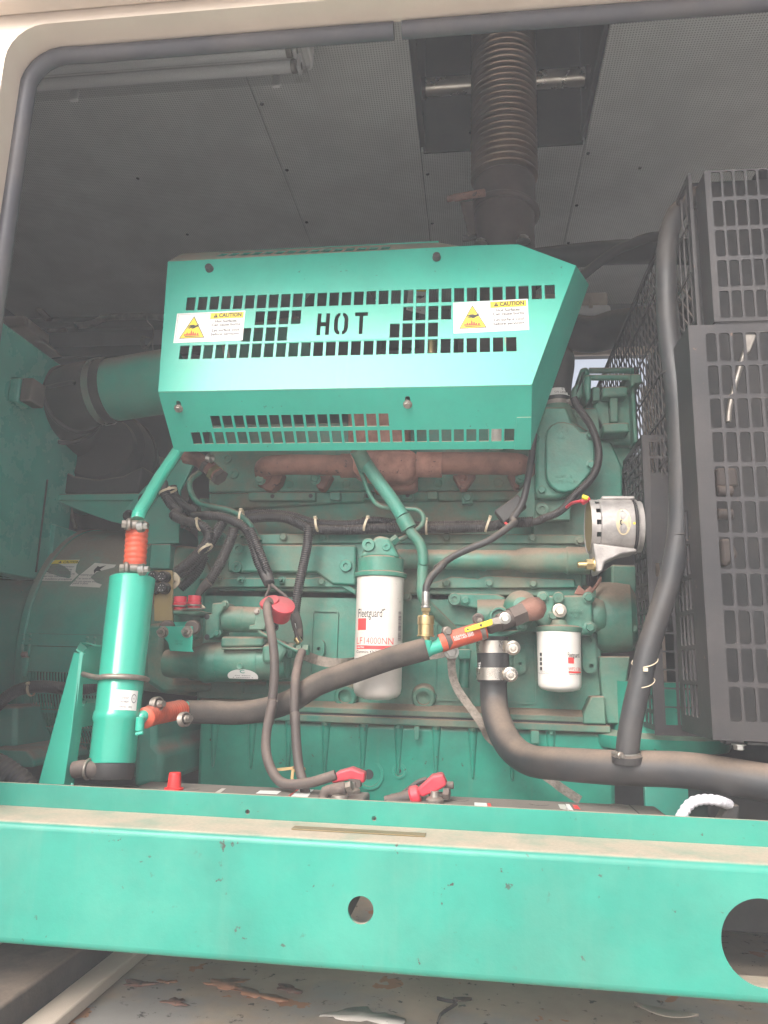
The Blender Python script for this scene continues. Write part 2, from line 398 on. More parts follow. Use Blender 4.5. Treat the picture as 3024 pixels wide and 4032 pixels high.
def fit_text(s, w, h, bold=0., ext=0., al='LEFT'):
    V, Fc = text(s, 1., bold, 1., 'LEFT', ext/max(h, 1e-6) if ext else 0.)
    x0 = min(v.x for v in V); x1 = max(v.x for v in V); y1 = max(v.y for v in V); y0 = min(0, min(v.y for v in V)) if False else 0
    sx, sy = w/(x1-x0), h/(y1-y0)
    return [Vector(((v.x-x0)*sx, (v.y-y0)*sy, v.z*h)) for v in V], Fc
# shared bolt meshes ------------------------------------------------
def shared(name, VF, m, sm=35):
    me = bpy.data.meshes.new(name); me.from_pydata([Vector(v) for v in VF[0]], [], VF[1]); me.update()
    me.polygons.foreach_set('use_smooth', [True]*len(me.polygons)); me.set_sharp_from_angle(angle=radians(sm)); me.materials.append(M[m]); return me
def hexhead(r, h):
    return lathe([(0,0),(r,0),(r,h*.85),(r*.86,h),(0,h)], (0,0,0), (0,0,1), 6)
_bm = {}
def bolt_mesh(kind, m):
    if (kind, m) in _bm: return _bm[kind, m]
    Z = (0,0,1); O = (0,0,0)
    if kind == 'hex': VF = join(lathe([(0,0),(1.35,0),(1.35,.18),(1.2,.25),(0,.25)], O, Z, 20), lathe([(0,.2),(1,.2),(1,.95),(.85,1.1),(0,1.1)], O, Z, 6))
    elif kind == 'stud': VF = join(lathe([(0,0),(1.35,0),(1.35,.2),(0,.2)], O, Z, 20), lathe([(0,.2),(1,.2),(1,.9),(0,.9)], O, Z, 6), lathe([(0,.8),(.5,.8),(.5,2.6),(.4,2.8),(0,2.8)], O, Z, 12))
    elif kind == 'plug': VF = lathe([(0,0),(1,0),(1,.35),(.92,.45),(.42,.45),(.36,.15),(0,.15)], O, Z, 24)
    elif kind == 'disc': VF = lathe([(0,0),(1,0),(1,.10),(.9,.18),(.8,.12),(0,.12)], O, Z, 28)
    elif kind == 'screw': VF = lathe([(0,0),(1,0),(.9,.35),(.5,.55),(0,.6)], O, Z, 12)
    elif kind == 'bush': VF = join(lathe([(0,0),(1.15,0),(1.15,.3),(1,.35),(1,1.25),(.9,1.4),(.55,1.42),(.5,1.2),(0,1.2)], O, Z, 20))
    me = shared('bolt', VF, m); _bm[kind, m] = me; return me
def bolt(parent, p, d, r, kind='hex', m='casting', name=None, spin=None):
    o = bpy.data.objects.new(name or ('plug' if kind in ('plug', 'disc') else 'bolt'), bolt_mesh(kind, m))
    reg(o, parent); x, y, z = frame(d)
    a = random.random()*6 if spin is None else spin; x, y = x*cos(a)+y*sin(a), y*cos(a)-x*sin(a)
    o.matrix_basis = Matrix.Translation(Vector(p)) @ Matrix((x*r, y*r, z*r)).transposed().to_4x4()
    return o
FRONT = Vector((0, -1, 0))
def clampband(name, parent, c, d, r, w_, m='band', screw=None, sr=.010, sl=.02):
    o = ob(name, lathe([(r, -w_/2), (r+.0012, -w_/2), (r+.0012, w_/2), (r, w_/2)], c, d, 36), m, parent, 40)
    if screw is not None:
        s = Vector(screw).normalized(); a = Vector(c)+s*(r+.001)
        t = Vector(d).cross(s).normalized()
        if t.y > 0: t = -t
        ob('clamp_screw', join(rod(a-t*sl*.6, a+t*sl*.45, sr*.8, 16), rod(a+t*sl*.45, a+t*sl*.8, sr*1.1, 16), lathe([(0,0),(sr*.7,0),(sr*.7,sl*.3),(0,sl*.3)], a+t*sl*.8, t, 6)), 'dirtysteel', o, 35)
    return o

# ================================================================ setting
CEIL = 2.51
tag(ob('ground', ([Vector((x, y, -.012)) for y in (-9, 9) for x in (-9, 9)], [[0,1,3,2]]), 'bounce'), 'unseen pale yard in front of the enclosure', 'ground', kind='structure')
tag(ob('floor', box(-2.6, 2.2, .92, 3.75, -.010, 0), 'floor'), 'grey enclosure floor with peeling paint under the green rail', 'floor', kind='structure')
# ceiling with four lining panels round the exhaust hatch
cl = thing('ceiling', 'grey perforated ceiling lining', 'ceiling', (0, 2.4, CEIL), kind='structure')
S1 = PZ(*src('d', 545, 200), CEIL).x; S2 = PZ(*src('d', 895, 200), CEIL).x; S3 = PZ(*src('d', 1283, 220), CEIL).x
HY = PZ(*src('d', 1080, 318), CEIL).y
YB, YF = 3.7, 1.22
HX0, HX1 = S2+.012, S3-.01
def pan(x0, x1, y0, y1): return ob('ceiling_panel', box(x0, x1, y0, y1, CEIL, CEIL+.02), 'perf', cl, bev=.0015)
g = .002
pan(-2.6, S1-g, YF, YB); pan(S1+g, S2-g, YF, YB); pan(S2+g, S3-g, HY, YB); pan(S3+g, 2.2, YF, YB)
ob('ceiling_deck', join(box(-2.6, HX0, YF, YB, CEIL+.024, CEIL+.06), box(HX1, 2.2, YF, YB, CEIL+.024, CEIL+.06), box(HX0, HX1, HY+.004, YB, CEIL+.024, CEIL+.06)), 'dark', cl)
hb = .55   # dark hatch box above the ceiling
ob('hatch_box', join(box(HX0-.02, HX0, YF, HY+.004, CEIL+.062, CEIL+hb), box(HX1, HX1+.02, YF, HY+.004, CEIL+.062, CEIL+hb), box(HX0, HX1, HY+.005, HY+.025, CEIL+.062, CEIL+hb), box(HX0-.02, HX1+.02, YF, HY+.03, CEIL+hb+.002, CEIL+hb+.02), box(HX0-.02, HX1+.02, YF-.03, YF-.002, CEIL+.062, CEIL+hb)), 'dark', cl)
ob('hatch_trim', join(box(HX0, HX1, HY-.012, HY-.002, CEIL-.012, CEIL+.06), box(HX0, HX0+.008, YF, HY-.014, CEIL-.006, CEIL+.06), box(HX1-.008, HX1, YF, HY-.014, CEIL-.006, CEIL+.06)), 'dark', cl)
for sx_, ys in ((S1, (2.15, 2.5, 2.85, 3.2)), (S2, (1.95, 2.25, 2.57, 2.9, 3.2)), (S3, (2.5, 2.82, 3.1, 3.4))):
    for y in ys: bolt(cl, (sx_+.018, y, CEIL), (0,0,-1), .007, 'screw', 'dark', 'screw')
for x, y in ((-1.35,2.5),(-1.3,2.9),(-.02,2.35),(.62,2.6),(.95,2.2),(.7,3.1)): bolt(cl, (x, y, CEIL), (0,0,-1), .007, 'screw', 'dark', 'screw')
# rear wall with the opening where daylight comes in
a = q('d', 1180, 770, YB); c_ = q('d', 1420, 985, YB)
rw = thing('rear_wall', 'dark lined rear wall behind the engine with a bright opening', 'wall', (0, YB, 0), kind='structure')
ob('wall_panel', join(box(-2.6, a.x, YB, YB+.05, 0, CEIL+.07), box(c_.x+.12, 2.2, YB, YB+.05, 0, CEIL+.07), box(a.x+.001, c_.x+.119, YB, YB+.05, a.z, CEIL+.07), box(a.x+.001, c_.x+.119, YB, YB+.05, 0, c_.z)), 'wall', rw)
ob('wall_trim', box(a.x, c_.x+.12, YB-.02, YB-.001, a.z-.005, a.z+.035), 'beige', rw, bev=.002)
pz = q('d', 1395, 845, YB); p2 = q('d', 1345, 990, YB)
ob('wall_post', box(pz.x-.02, c_.x+.12, YB-.03, YB-.002, .3, pz.z+.02), 'beige', rw, bev=.003)
cz = q('B8', 900, 190, YB)
ob('wall_rail', box(-2.6, -.3, YB-.05, YB-.001, cz.z-.10, cz.z), 'dark', rw, bev=.004)
ob('wall_rail', box(-2.6, -.3, YB-.03, YB-.001, cz.z-.26, cz.z-.20), 'dark', rw, bev=.004)
for n_, x0, x1 in (('left_wall', -2.66, -2.602), ('right_wall', 2.202, 2.26)):
    tag(ob(n_, box(x0, x1, YF, YB+.05, 0, CEIL+.06), 'wall'), 'dark lined end wall of the enclosure', 'wall', kind='structure')
# beige door frame with grey rubber seal
FY = 1.20
TL = q('d', 58, 118, FY); TR = q('d', 860, 62, FY); zt = .5*(TL.z+TR.z)+.012; xl = q('d', 18, 420, FY).x - .004
df = thing('door_frame', 'beige painted door frame of the enclosure', 'frame', (xl, FY, 0), kind='structure')
R = .075
arc = [(xl+R-R*cos(t*pi/12), zt-R+R*sin(t*pi/12)) for t in range(7)]
outl = [(-2.6, -.0), (xl, 0)] + arc + [(2.2, zt), (2.2, zt+.72), (-2.6, zt+.72)]
fr = place(plate(outl, [], .06), (0, FY-.03, 0), (1,0,0), (0,0,1))
ob('frame_panel', fr, 'beige', df, 40, bev=.004)
ob('drip_lip', box(-2.6, 2.2, FY-.10, FY-.062, zt+.022, zt+.05), 'beige', df, bev=.006)
ob('roof_edge', box(-2.6, 2.2, FY-.16, FY-.102, zt+.20, zt+.30), 'beige', df, bev=.01)
sp_ = [Vector((xl+.006, FY+.006, .02))] + [Vector((xl+.007, FY+.006, (zt-R-.02)*i/16)) for i in range(1, 16)] + [Vector((x+.008, FY+.006, z-.012)) for x, z in arc]
xg = q('d', 850, 62, FY).x; xg2 = q('d', 868, 62, FY).x
sp_ += [Vector((xl+R+.04, FY+.006, zt-.0135)), Vector((xl+R+.07, FY+.006, zt-.014))]
sp_ += [Vector((xl+R+.1+(xg-xl-R-.1)*i/5, FY+.006, zt-.014)) for i in range(6)]
ob('rubber_seal', tube(sp_, .0165, 12, .02), 'seal', df, 50)
ob('rubber_seal', tube([Vector((xg2, FY+.006, zt-.014)), Vector((1., FY+.006, zt-.014)), Vector((2., FY+.006, zt-.014))], .0165, 12, .02), 'seal', df, 50)
ob('seal_lip', strap([p+Vector((0,-.004,-.004)) for p in sp_[8:]], .018, .006, (0,1,0)), 'seal', df, 40)
# skid members on the floor, bottom left
b1 = PZ(*src('A7', 560, 1240), 0); b2 = PZ(*src('A7', 330, 1215), .05)
tag(ob('skid_member', box(b1.x-.05, b1.x, .9, 2.6, .003, .028), 'beige', bev=.004), 'low dusty floor strip under the rail, bottom left', 'beam')
tag(ob('skid_member', box(b1.x-.22, b1.x-.055, .9, 2.6, .003, .075), 'foam', bev=.006), 'taller dusty skid beam beside the low strip, bottom left corner', 'beam')

# ================================================================ base rail
ZT, ZL, ZB = .390, .351, .165      # flange top, ledge, bottom
YW, YG = 1.22, 1.342               # web front, flange front
rl = thing('base_rail', 'long green steel base rail with dusty ledge and round holes', 'rail', (0, YW, ZB))
def prof(pts, x0=-1.7, x1=1.3):
    return prism([Vector((x0, y, z)) for y, z in pts], (x1-x0, 0, 0))
h1 = q('d', 779, 1966, YW); h2 = q('d', 1651, 2037, YW)
r1 = mm('d', 26, YW); r2 = mm('d', 77, YW)
web = plate([(-1.7, ZB+.012), (1.3, ZB+.012), (1.3, ZL-.012), (-1.7, ZL-.012)], [circ(h1.x, h1.z, r1, 40), circ(h2.x, h2.z, r2, 56)], .007)
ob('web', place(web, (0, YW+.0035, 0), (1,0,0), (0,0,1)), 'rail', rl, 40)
def bend(cy, cz, r, a0, a1, t=.007):
    return [(cy+r*cos(radians(a0+(a1-a0)*i/6)), cz+r*sin(radians(a0+(a1-a0)*i/6))) for i in range(7)]
led = bend(YW+.012, ZL-.012, .012, 180, 90)+[(YG-.001, ZL)]+[(YG-.001, ZL-.007), (YW+.012, ZL-.007)]+bend(YW+.012, ZL-.012, .005, 90, 180)
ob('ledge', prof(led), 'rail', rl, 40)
bot = bend(YW+.012, ZB+.012, .012, 180, 270)+[(YW+.09, ZB), (YW+.09, ZB+.007)]+bend(YW+.012, ZB+.012, .005, 270, 180)
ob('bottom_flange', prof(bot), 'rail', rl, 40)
s1 = q('A7', 1069, 545, YG); s2 = q('A7', 1616, 573, YG)
fl = plate([(-1.7, ZL-.05), (1.3, ZL-.05), (1.3, ZT), (-1.7, ZT)], [circ(s1.x, s1.z, .0042, 16), circ(s2.x, s2.z, .0042, 16)], .008)
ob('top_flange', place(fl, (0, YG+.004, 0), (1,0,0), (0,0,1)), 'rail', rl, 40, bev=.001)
e0 = q('C7', 240, 652, 1.27); e1 = q('C7', 1117, 672, 1.27)
tag(ob('metal_strip', box(e0.x, e1.x, 1.272, 1.296, ZL+.0006, ZL+.0022), 'tan', bev=.0004), 'thin dusty metal strip lying on the rail ledge', 'strip')

# ================================================================ heat shield
FZ = 1.255; FYs = 1.62
v_ = Vector((0, .04, .377)).normalized(); nm = Vector((1,0,0)).cross(v_)     # towards -Y, slightly up
if nm.y > 0: nm = -nm
O_ = Vector((0, FYs, FZ))
def st(z, u, v):                     # pixel -> panel coordinates
    p = PP(*src(z, u, v), O_, nm)-O_; return p.x, p.dot(v_)
vl = Vector((0, .12, -.112)).normalized(); nl = Vector((1,0,0)).cross(vl)
if nl.y > 0: nl = -nl
def sl_(z, u, v):
    p = PP(*src(z, u, v), O_, nl)-O_; return p.x, p.dot(vl)
sh = thing('heat_shield', 'turquoise sheet metal heat shield with HOT cut out', 'heat shield', q('d', 750, 975, 1.74))
A = st('C1', 122, 262); B = st('C2', 785, 110); C = st('C2', 1065, 103); D_ = st('C2', 1435, 240); E_ = st('C2', 1150, 997); Fp = st('C1', 45, 1298)
ot = [(Fp[0], 0), (E_[0], 0), D_, C, B, A]
x_0 = st('C1', 268, 600)[0]; x_29 = st('C2', 1235, 392)[0]; pt = (x_29-x_0)/29; hw = pt*.775
def rows_(idx, t0, t1, x0=x_0): return [rrect(x0+pt*i, x0+pt*i+hw, t0, t1) for i in idx]
def tt(z, a, b_): return st(z, *a)[1], st(z, *b_)[1]
rw1 = tt('C1', (1120, 622), (1120, 516)); rw4 = tt('C1', (1120, 1015), (1120, 905)); rw2 = tt('C1', (1020, 759), (1020, 650)); rw3 = tt('C1', (1020, 889), (1020, 780))
holes = rows_(range(30), *rw1)+rows_([6,7,8,9,18,19,20,21], *rw2)+rows_([5,6,7,8,17,18,19,20], *rw3)+rows_(range(27), *rw4)
H0 = st('C1', 1298, 845); H1 = st('C1', 1410, 670); hh = H1[1]-H0[1]; hx = H0[0]; lw = H1[0]-H0[0]; sw = lw*.30
def poly(x, pts): return [(x+a*lw, H0[1]+b_*hh) for a, b_ in pts]
holes.append(poly(hx, [(0,0),(.31,0),(.31,.40),(.69,.40),(.69,0),(1,0),(1,1),(.69,1),(.69,.60),(.31,.60),(.31,1),(0,1)]))
ox = st('C1', 1440, 750)[0]
holes.append(poly(ox, [(.47,0),(.47,.15),(.40,.17),(.33,.25),(.31,.5),(.33,.75),(.40,.83),(.47,.85),(.47,1),(.25,.97),(.08,.86),(0,.7),(0,.3),(.08,.14),(.25,.03)]))
holes.append(poly(ox, [(1.13-x, y) for x, y in [(.47,0),(.47,.15),(.40,.17),(.33,.25),(.31,.5),(.33,.75),(.40,.83),(.47,.85),(.47,1),(.25,.97),(.08,.86),(0,.7),(0,.3),(.08,.14),(.25,.03)]]))
tx = st('C1', 1603, 750)[0]
holes.append(poly(tx, [(.36,0),(.66,0),(.66,.82),(1.02,.82),(1.02,1),(0,1),(0,.82),(.36,.82)]))
ob('front_panel', place(plate(ot, holes, .003), O_-nm*.0015, (1,0,0), v_), 'shield', sh, 40, bev=.0006, seg=1)
# lower panel, slopes back and down
bl = sl_('C1', 180, 1785); br = sl_('C2', 1140, 1424)
tb = .5*(bl[1]+br[1])
y0 = sl_('C1', 300, 1608); y26 = sl_('C2', 972, 1285); pl_ = (y26[0]-y0[0])/26; hl = pl_*.80
lo1 = (sl_('C1', 1000, 1608)[1], sl_('C1', 1000, 1702)[1]); up1 = (sl_('C1', 1000, 1478)[1], sl_('C1', 1000, 1577)[1])
holes = [rrect(y0[0]+pl_*i, y0[0]+pl_*i+hl, *lo1) for i in range(27)]+[rrect(y0[0]+pl_*i, y0[0]+pl_*i+hl, *up1) for i in range(2, 17)]
sl1 = sl_('C1', 208, 1390); sl2 = sl_('C2', 340, 1115)
holes += [rrect(s[0]-.006, s[0]+.006, s[1]-.008, s[1]+.012, .005) for s in (sl1, sl2)]
ob('lower_panel', place(plate([(Fp[0], .002), (E_[0], .002), (br[0], tb), (bl[0], tb)], holes, .003), O_-nl*.0015, (1,0,0), vl), 'shield', sh, 40, bev=.0006, seg=1)
c0 = sl_('C2', 1053, 1230); c1 = sl_('C2', 1142, 1222); c2 = sl_('C2', 1045, 1437)
ob('corner_tab', place(plate([(c0[0], c0[1]), (c1[0]+.002, c0[1]), (br[0]+.002, tb), (c0[0]-.003, tb)], [], .0025), O_+nl*.0022, (1,0,0), vl), 'shield', sh, 40, bev=.0006, seg=1)
# end panel folded back on the right
def w3(s): return O_+Vector((1,0,0))*s[0]+v_*s[1]
def w3l(s): return O_+Vector((1,0,0))*s[0]+vl*s[1]
e1, e2, e3 = w3(D_), w3(E_), w3l((br[0], tb))
nn = (e2-e1).cross(e3-e1)
e4 = PP(*src('C2', 1525, 365), e1, nn)
print('SHIELD end', e1, e2, e3, e4)
if not 1.66 < e4.y < 2.05: e4 = q('C2', 1525, 365, 1.80)
e4b = q('C2', 1520, 395, e4.y); 
nn.normalize()
if nn.y > 0: nn = -nn
ob('end_panel', prism([e1+Vector((.002,0,0)), e2+Vector((.002,0,0)), e3+Vector((.002,0,0)), e4], -nn*.003), 'shield', sh, bev=.0008)
# dusty sloping top with slots
yt = O_.y+v_.y*A[1]
a1 = w3(A); a2 = w3(B); 
bkL = q('C1', 237, 197, 1.79); bkR = q('C2', 545, 80, 1.79)
ux = Vector((1,0,0)); dpt = bkL-a1; vt = Vector((0, dpt.y, .5*(bkL.z+bkR.z)-.5*(a1.z+w3(st('C2', 0, 155)).z))); dl = vt.length; vt.normalize()
ntp = ux.cross(vt)
if ntp.z < 0: ntp = -ntp
ta = a1.x
holes = []
sA = .5; 
xs0 = PP(*src('C1', 570, 203), a1, ntp).x; xs1 = PP(*src('C2', 205, 116), a1, ntp).x
for i in range(15):
    x = xs0+(xs1-xs0)*i/14 - a1.x; holes.append(rrect(x-hw*.5, x+hw*.5, dl*.38, dl*.72))
top = place(plate([(0,.002), (w3(B).x-a1.x, .002), (bkR.x-a1.x, dl), (bkL.x-a1.x, dl)], holes, .003), a1-ntp*.0015, ux, vt)
ob('top_panel', top, 'shield', sh, 40, bev=.0006, seg=1)
ob('rear_rim', prism([bkL, bkR, bkR+Vector((0,.003,-.02)), bkL+Vector((0,.003,-.02))], (0,.003,0)), 'shield', sh)
# fixings
bolt(sh, w3(st('C1', 455, 322)), nm, .0092, 'bush', 'rubber', 'bolt'); bolt(sh, w3(st('C2', 530, 192)), nm, .0092, 'bush', 'rubber', 'bolt')
bolt(sh, w3l(sl_('C1', 208, 1425)), nl, .0082, 'hex', 'dirtysteel'); bolt(sh, w3l(sl_('C2', 340, 1148)), nl, .0082, 'hex', 'dirtysteel')

# caution stickers ------------------------------------------------
def flat(pts, z=0.): return [Vector((x, y, z)) for x, y in pts], [list(range(len(pts)))]
HAND = [(.10,.50),(.30,.58),(.52,.60),(.72,.50),(.95,.62),(1,.80),(.97,.36),(.80,.30),(.62,.16),(.40,.10),(.38,.18),(.52,.24),(.30,.20),(.12,.12),(.10,.20),(.34,.30),(.06,.26),(.02,.32),(.32,.38),(.0,.42),(.02,.50),(.34,.46)]
def caution(parent, quad, tilt_label):
    tl, tr, br_, bl_ = [w3(st(*p)) for p in quad]
    u = ((tr-tl)+(br_-bl_)).normalized(); w_ = .5*((tr-tl).length+(br_-bl_).length); h_ = .5*((tl-bl_).length+(tr-br_).length)
    v = (v_-u*v_.dot(u)).normalized(); o = bl_+nm*.0006
    base = ob('caution_label', place(([Vector(p) for p in ((0,0,0),(w_,0,0),(w_,h_,0),(0,h_,0),(0,0,-.0006),(w_,0,-.0006),(w_,h_,-.0006),(0,h_,-.0006))], [[0,1,2,3],[4,7,6,5],[0,4,5,1],[1,5,6,2],[2,6,7,3],[3,7,4,0]]), o, u, v, nm), 'label', parent)
    base['label'] = tilt_label
    def put(name, VF, m, z): ob(name, place(VF, o+nm*z, u, v, nm), m, base)
    def lines(x0, x1, y0_, y1, t):
        return join(flat(rrect(x0, x1, y0_, y0_+t)), flat(rrect(x0, x1, y1-t, y1)), flat(rrect(x0, x0+t, y0_+t, y1-t)), flat(rrect(x1-t, x1, y0_+t, y1-t)))
    e = w_*.020; xm = w_*.50; yb = h_*.76
    put('border_line', join(lines(e, w_-e, e, h_-e, w_*.0035), flat(rrect(xm-.0003, xm+.0003, e, h_-e)), flat(rrect(xm, w_-e, yb-.0003, yb+.0003))), 'inkgrey', .0002)
    put('yellow_strip', flat(rrect(xm+.0006, w_-e-.0006, yb+.0006, h_-e-.0006)), 'yellow', .00025)
    T = [(w_*.075, h_*.135), (w_*.445, h_*.135), (w_*.26, h_*.88)]; ct = (w_*.26, h_*.383)
    put('warning_triangle', flat(T), 'ink', .0002)
    put('triangle_fill', flat([(ct[0]+(x-ct[0])*.92, ct[1]+(y-ct[1])*.92) for x, y in T]), 'yellow', .0004)
    hx_, hy_, hs = w_*.18, h_*.42, w_*.165
    put('hand_mark', flat([(hx_+x*hs, hy_+y*hs*.8) for x, y in HAND]), 'ink', .0006)
    fl_ = []
    for i, (fx, fh) in enumerate(((.155,.07),(.185,.12),(.215,.10),(.245,.19),(.275,.14),(.305,.10),(.34,.09))):
        fl_.append(flat([(w_*fx-w_*.016, h_*.225), (w_*fx+w_*.016, h_*.225), (w_*fx+w_*.013, h_*(.225+fh*.6)), (w_*fx, h_*(.225+fh)), (w_*fx-w_*.010, h_*(.225+fh*.55))]))
    put('flame_mark', join(*fl_), M['orange'], .0006)
    put('bar_mark', flat(rrect(w_*.155, w_*.375, h_*.185, h_*.21)), 'ink', .0006)
    def line(s, x0, x1, y, hgt, m='inkgrey', bd=.0):
        VF = fit_text(s, (x1-x0)*w_, hgt*h_, bd); put('lettering', ([Vector((p.x+x0*w_, p.y+y*h_, 0)) for p in VF[0]], VF[1]), m, .0004)
    line('CAUTION', .625, .95, .81, .13, 'ink', .035)
    line('Hot Surfaces.', .58, .90, .63, .09, 'ink', .018); line('Can cause burns.', .53, .955, .51, .09, 'ink', .018)
    line('Let surface cool', .545, .935, .325, .09, 'ink', .018); line('before servicing.', .535, .95, .195, .09, 'ink', .018)
    put('alert_mark', flat([(w_*.545, h_*.80), (w_*.61, h_*.80), (w_*.578, h_*.94)]), 'ink', .0004)
    put('alert_mark', flat(rrect(w_*.575, w_*.581, h_*.83, h_*.895)), 'yellow', .0005)
caution(sh, [('C1',178,677),('C1',720,652),('C1',713,887),('C1',167,908)], 'left caution sticker, touching the shield edge')
caution(sh, [('C2',638,485),('C2',1127,459),('C2',1132,662),('C2',640,686)], 'right caution sticker on the shield')

# ================================================================ exhaust
ex = thing('exhaust_pipe', 'brown ribbed steel exhaust pipe rising to the ceiling hatch', 'exhaust', q('C2', 1060, 150, 2.2))
EY = 2.2
cb = q('A2', 515, 1060, EY); ctp = q('A2', 520, 130, EY); ecx = .5*(cb.x+ctp.x)
def ez(z, u, v): return q(z, u, v, EY-.09).z
zA = ez('A2', 515, 1060); zB = ez('A2', 515, 860); zC = ez('A2', 515, 720); zD = CEIL+.42
er = mm('A2', 137, EY)*1.03
ob('sleeve', lathe([(0,zA-.25),(er,zA-.25),(er,zB),(er+.004,zB+.004),(er+.004,zC),(er*.98,zC+.006)], (ecx, EY, 0), (0,0,1), 48), 'exhaust', ex, 30)
pr = []; nrib = int((zD-zC)/.0225)
for i in range(nrib):
    z0 = zC+.008+.0225*i
    pr += [(er-.010, z0), (er-.008, z0+.004), (er+.006, z0+.007), (er+.012, z0+.0095), (er+.013, z0+.0115), (er+.012, z0+.0135), (er+.006, z0+.016), (er-.008, z0+.019)]
ob('bellows', lathe(pr, (ecx, EY, 0), (0,0,1), 56), 'bellows', ex, 60)
zcl = ez('A2', 540, 850)
clb = ob('clamp', torus((ecx, EY, zcl), (.10,.06,1), er+.008, .010, 48, 10), 'exhaust', ex, 60)
ca = q('A2', 300, 855, EY-.12); cb2 = q('A2', 438, 832, EY-.14)
ob('clamp_bolt', join(rod(ca, cb2, .012, 14), lathe([(0,0),(.010,0),(.010,.02),(0,.02)], ca, ca-cb2, 6)), 'rust', clb, 35)
ob('clamp_ear', slab('A2', [(330,872),(385,868),(395,1010),(365,1018)], EY-.12, EY-.11), 'exhaust', clb, bev=.001)
ob('support_lug', join(rod(q('A2',338,1030,EY-.1), q('A2',400,1022,EY-.1), .011, 12)), 'dark', ex, 35)
fz = q('C2', 1060, 120, EY-.13).z; fr_ = mm('C2', 262, EY)
ob('flange', lathe([(0,fz-.035),(fr_,fz-.035),(fr_,fz-.006),(fr_-.006,fz),(er,fz)], (ecx+.012, EY, 0), (0,0,1), 56), 'dark', ex, 35)
for z, u, v in (('C2',815,92),('C2',1095,70)): bolt(ex, q(z,u,v,EY-.13)+Vector((0,0,-.008)), (0,0,1), .016, 'hex', 'steel', 'nut')
# crossbars in the hatch
p0 = PZ(*src('A2', 150, 375), CEIL+.10); p1 = PZ(*src('A2', 858, 338), CEIL+.10)
hr = thing('hatch_rod', 'pale metal rod across the dark ceiling hatch behind the exhaust', 'rod', p0)
yr = .5*(p0.y+p1.y)
ob('rod', rod((HX0+.01, yr, CEIL+.10), (HX1-.01, yr, CEIL+.10), .030, 24), 'band', hr, 40)
for x_a, x_b in ((HX0+.001, HX0+.02), (HX1-.02, HX1-.001)): ob('rod_collar', cyl((x_a, yr, CEIL+.10), (x_b, yr, CEIL+.10), .036, None, 24), 'dark', hr, 40)
lz = q('A2', 610, 115, FY+.03)
ol = q('A2', 500, 125, FY+.03); orr = q('A2', 718, 103, FY+.03)
lb = tag(ob('spec_sticker', obox((ol+orr)/2, (orr-ol)/2, (0,.0008,0), (0,.0,.0055)), 'label'), 'narrow white printed sticker hanging under the door seal', 'sticker')
VF = fit_text('--- o  ----', (orr-ol).length*.5, .005)
u_ = (orr-ol).normalized()
ob('lettering', place(VF, ol+u_*.03+Vector((0,-.0012,-.0025)), u_, (0,0,1), Vector((0,-1,0))), 'inkgrey', lb)

# ================================================================ ceiling lamps
lampz = 2.37
fa = PZ(*src('A1', 90, 445), lampz); fb = PZ(*src('A1', 1330, 352), lampz); fy = .5*(fa.y+fb.y); fx = PZ(*src('A1', 1335, 300), lampz).x
lt = thing('ceiling_lamp', 'long white twin tube lamp under the ceiling at upper left', 'lamp', ((fx-.6), fy-.07, lampz))
fx0 = fx-1.25
ob('housing', join(box(fx0, fx, fy-.19, fy, lampz+.055, CEIL-.002), box(fx0+.03, fx-.05, fy-.16, fy-.015, lampz+.045, lampz+.0545)), 'lampw', lt, bev=.008)
for i, yy in enumerate((fy-.040, fy-.100)):
    tb_ = ob('tube', rod((fx0+.05, yy, lampz+.022), (fx-.045, yy, lampz+.022), .0185, 20), 'tubew', lt, 40)
    ob('tube_cap', join(rod((fx-.06, yy, lampz+.022), (fx-.04, yy, lampz+.022), .0195, 20), rod((fx-.04, yy, lampz+.022), (fx-.025, yy, lampz+.022), .012, 14)), 'dirtysteel', tb_, 40)
    ob('lamp_holder', box(fx-.038, fx-.026, yy-.016, yy+.016, lampz+.005, lampz+.054), 'lampw', lt, bev=.003)
ob('cover', join(box(fx0+.004, fx-.004, fy-.186, fy-.183, lampz-.004, lampz+.054), box(fx0+.004, fx-.004, fy-.007, fy-.004, lampz-.004, lampz+.054), box(fx0+.004, fx-.004, fy-.1825, fy-.0075, lampz-.007, lampz-.004), box(fx-.008, fx-.005, fy-.1825, fy-.0075, lampz-.0035, lampz+.054)), 'acrylic', lt)
ob('rim', tube([(fx0, fy, lampz+.05), (fx-.2, fy, lampz+.05), (fx-.03, fy, lampz+.05), (fx-.006, fy-.008, lampz+.05), (fx, fy-.035, lampz+.05), (fx, fy-.10, lampz+.05), (fx, fy-.19, lampz+.05)], .006, 8), 'lampw', lt, 50)
for u in (300, 1205):
    p = PZ(*src('A1', u, 400), lampz); ob('clip', box(p.x-.012, p.x+.012, fy-.004, fy+.008, lampz-.008, lampz+.07), 'lampw', lt, bev=.002)
# small lamp at the back right
a_ = q('B1', 20, 1280, 3.1); b_2 = q('B1', 245, 1465, 3.1)
l2 = thing('ceiling_lamp', 'small yellowed plastic lamp behind the right end of the heat shield', 'lamp', a_)
ob('housing', box(a_.x-.28, q('B1',215,1300,3.1).x, 3.1, 3.24, q('B1',100,1370,3.1).z, q('B1',100,1255,3.1).z), 'beige', l2, bev=.012)
ob('cover', box(a_.x-.28, b_2.x, 3.09, 3.25, q('B1',100,1480,3.1).z, q('B1',100,1375,3.1).z), 'lampw', l2, bev=.018, seg=3)
ob('clip', box(q('B1',45,1300,3.08).x, q('B1',75,1300,3.08).x, 3.075, 3.088, q('B1',60,1400,3.08).z, q('B1',60,1300,3.08).z), 'beige', l2, bev=.002)
ob('arm', box(a_.x-.1, a_.x-.06, 3.15, 3.19, q('B1',100,1255,3.1).z, CEIL), 'dark', l2)

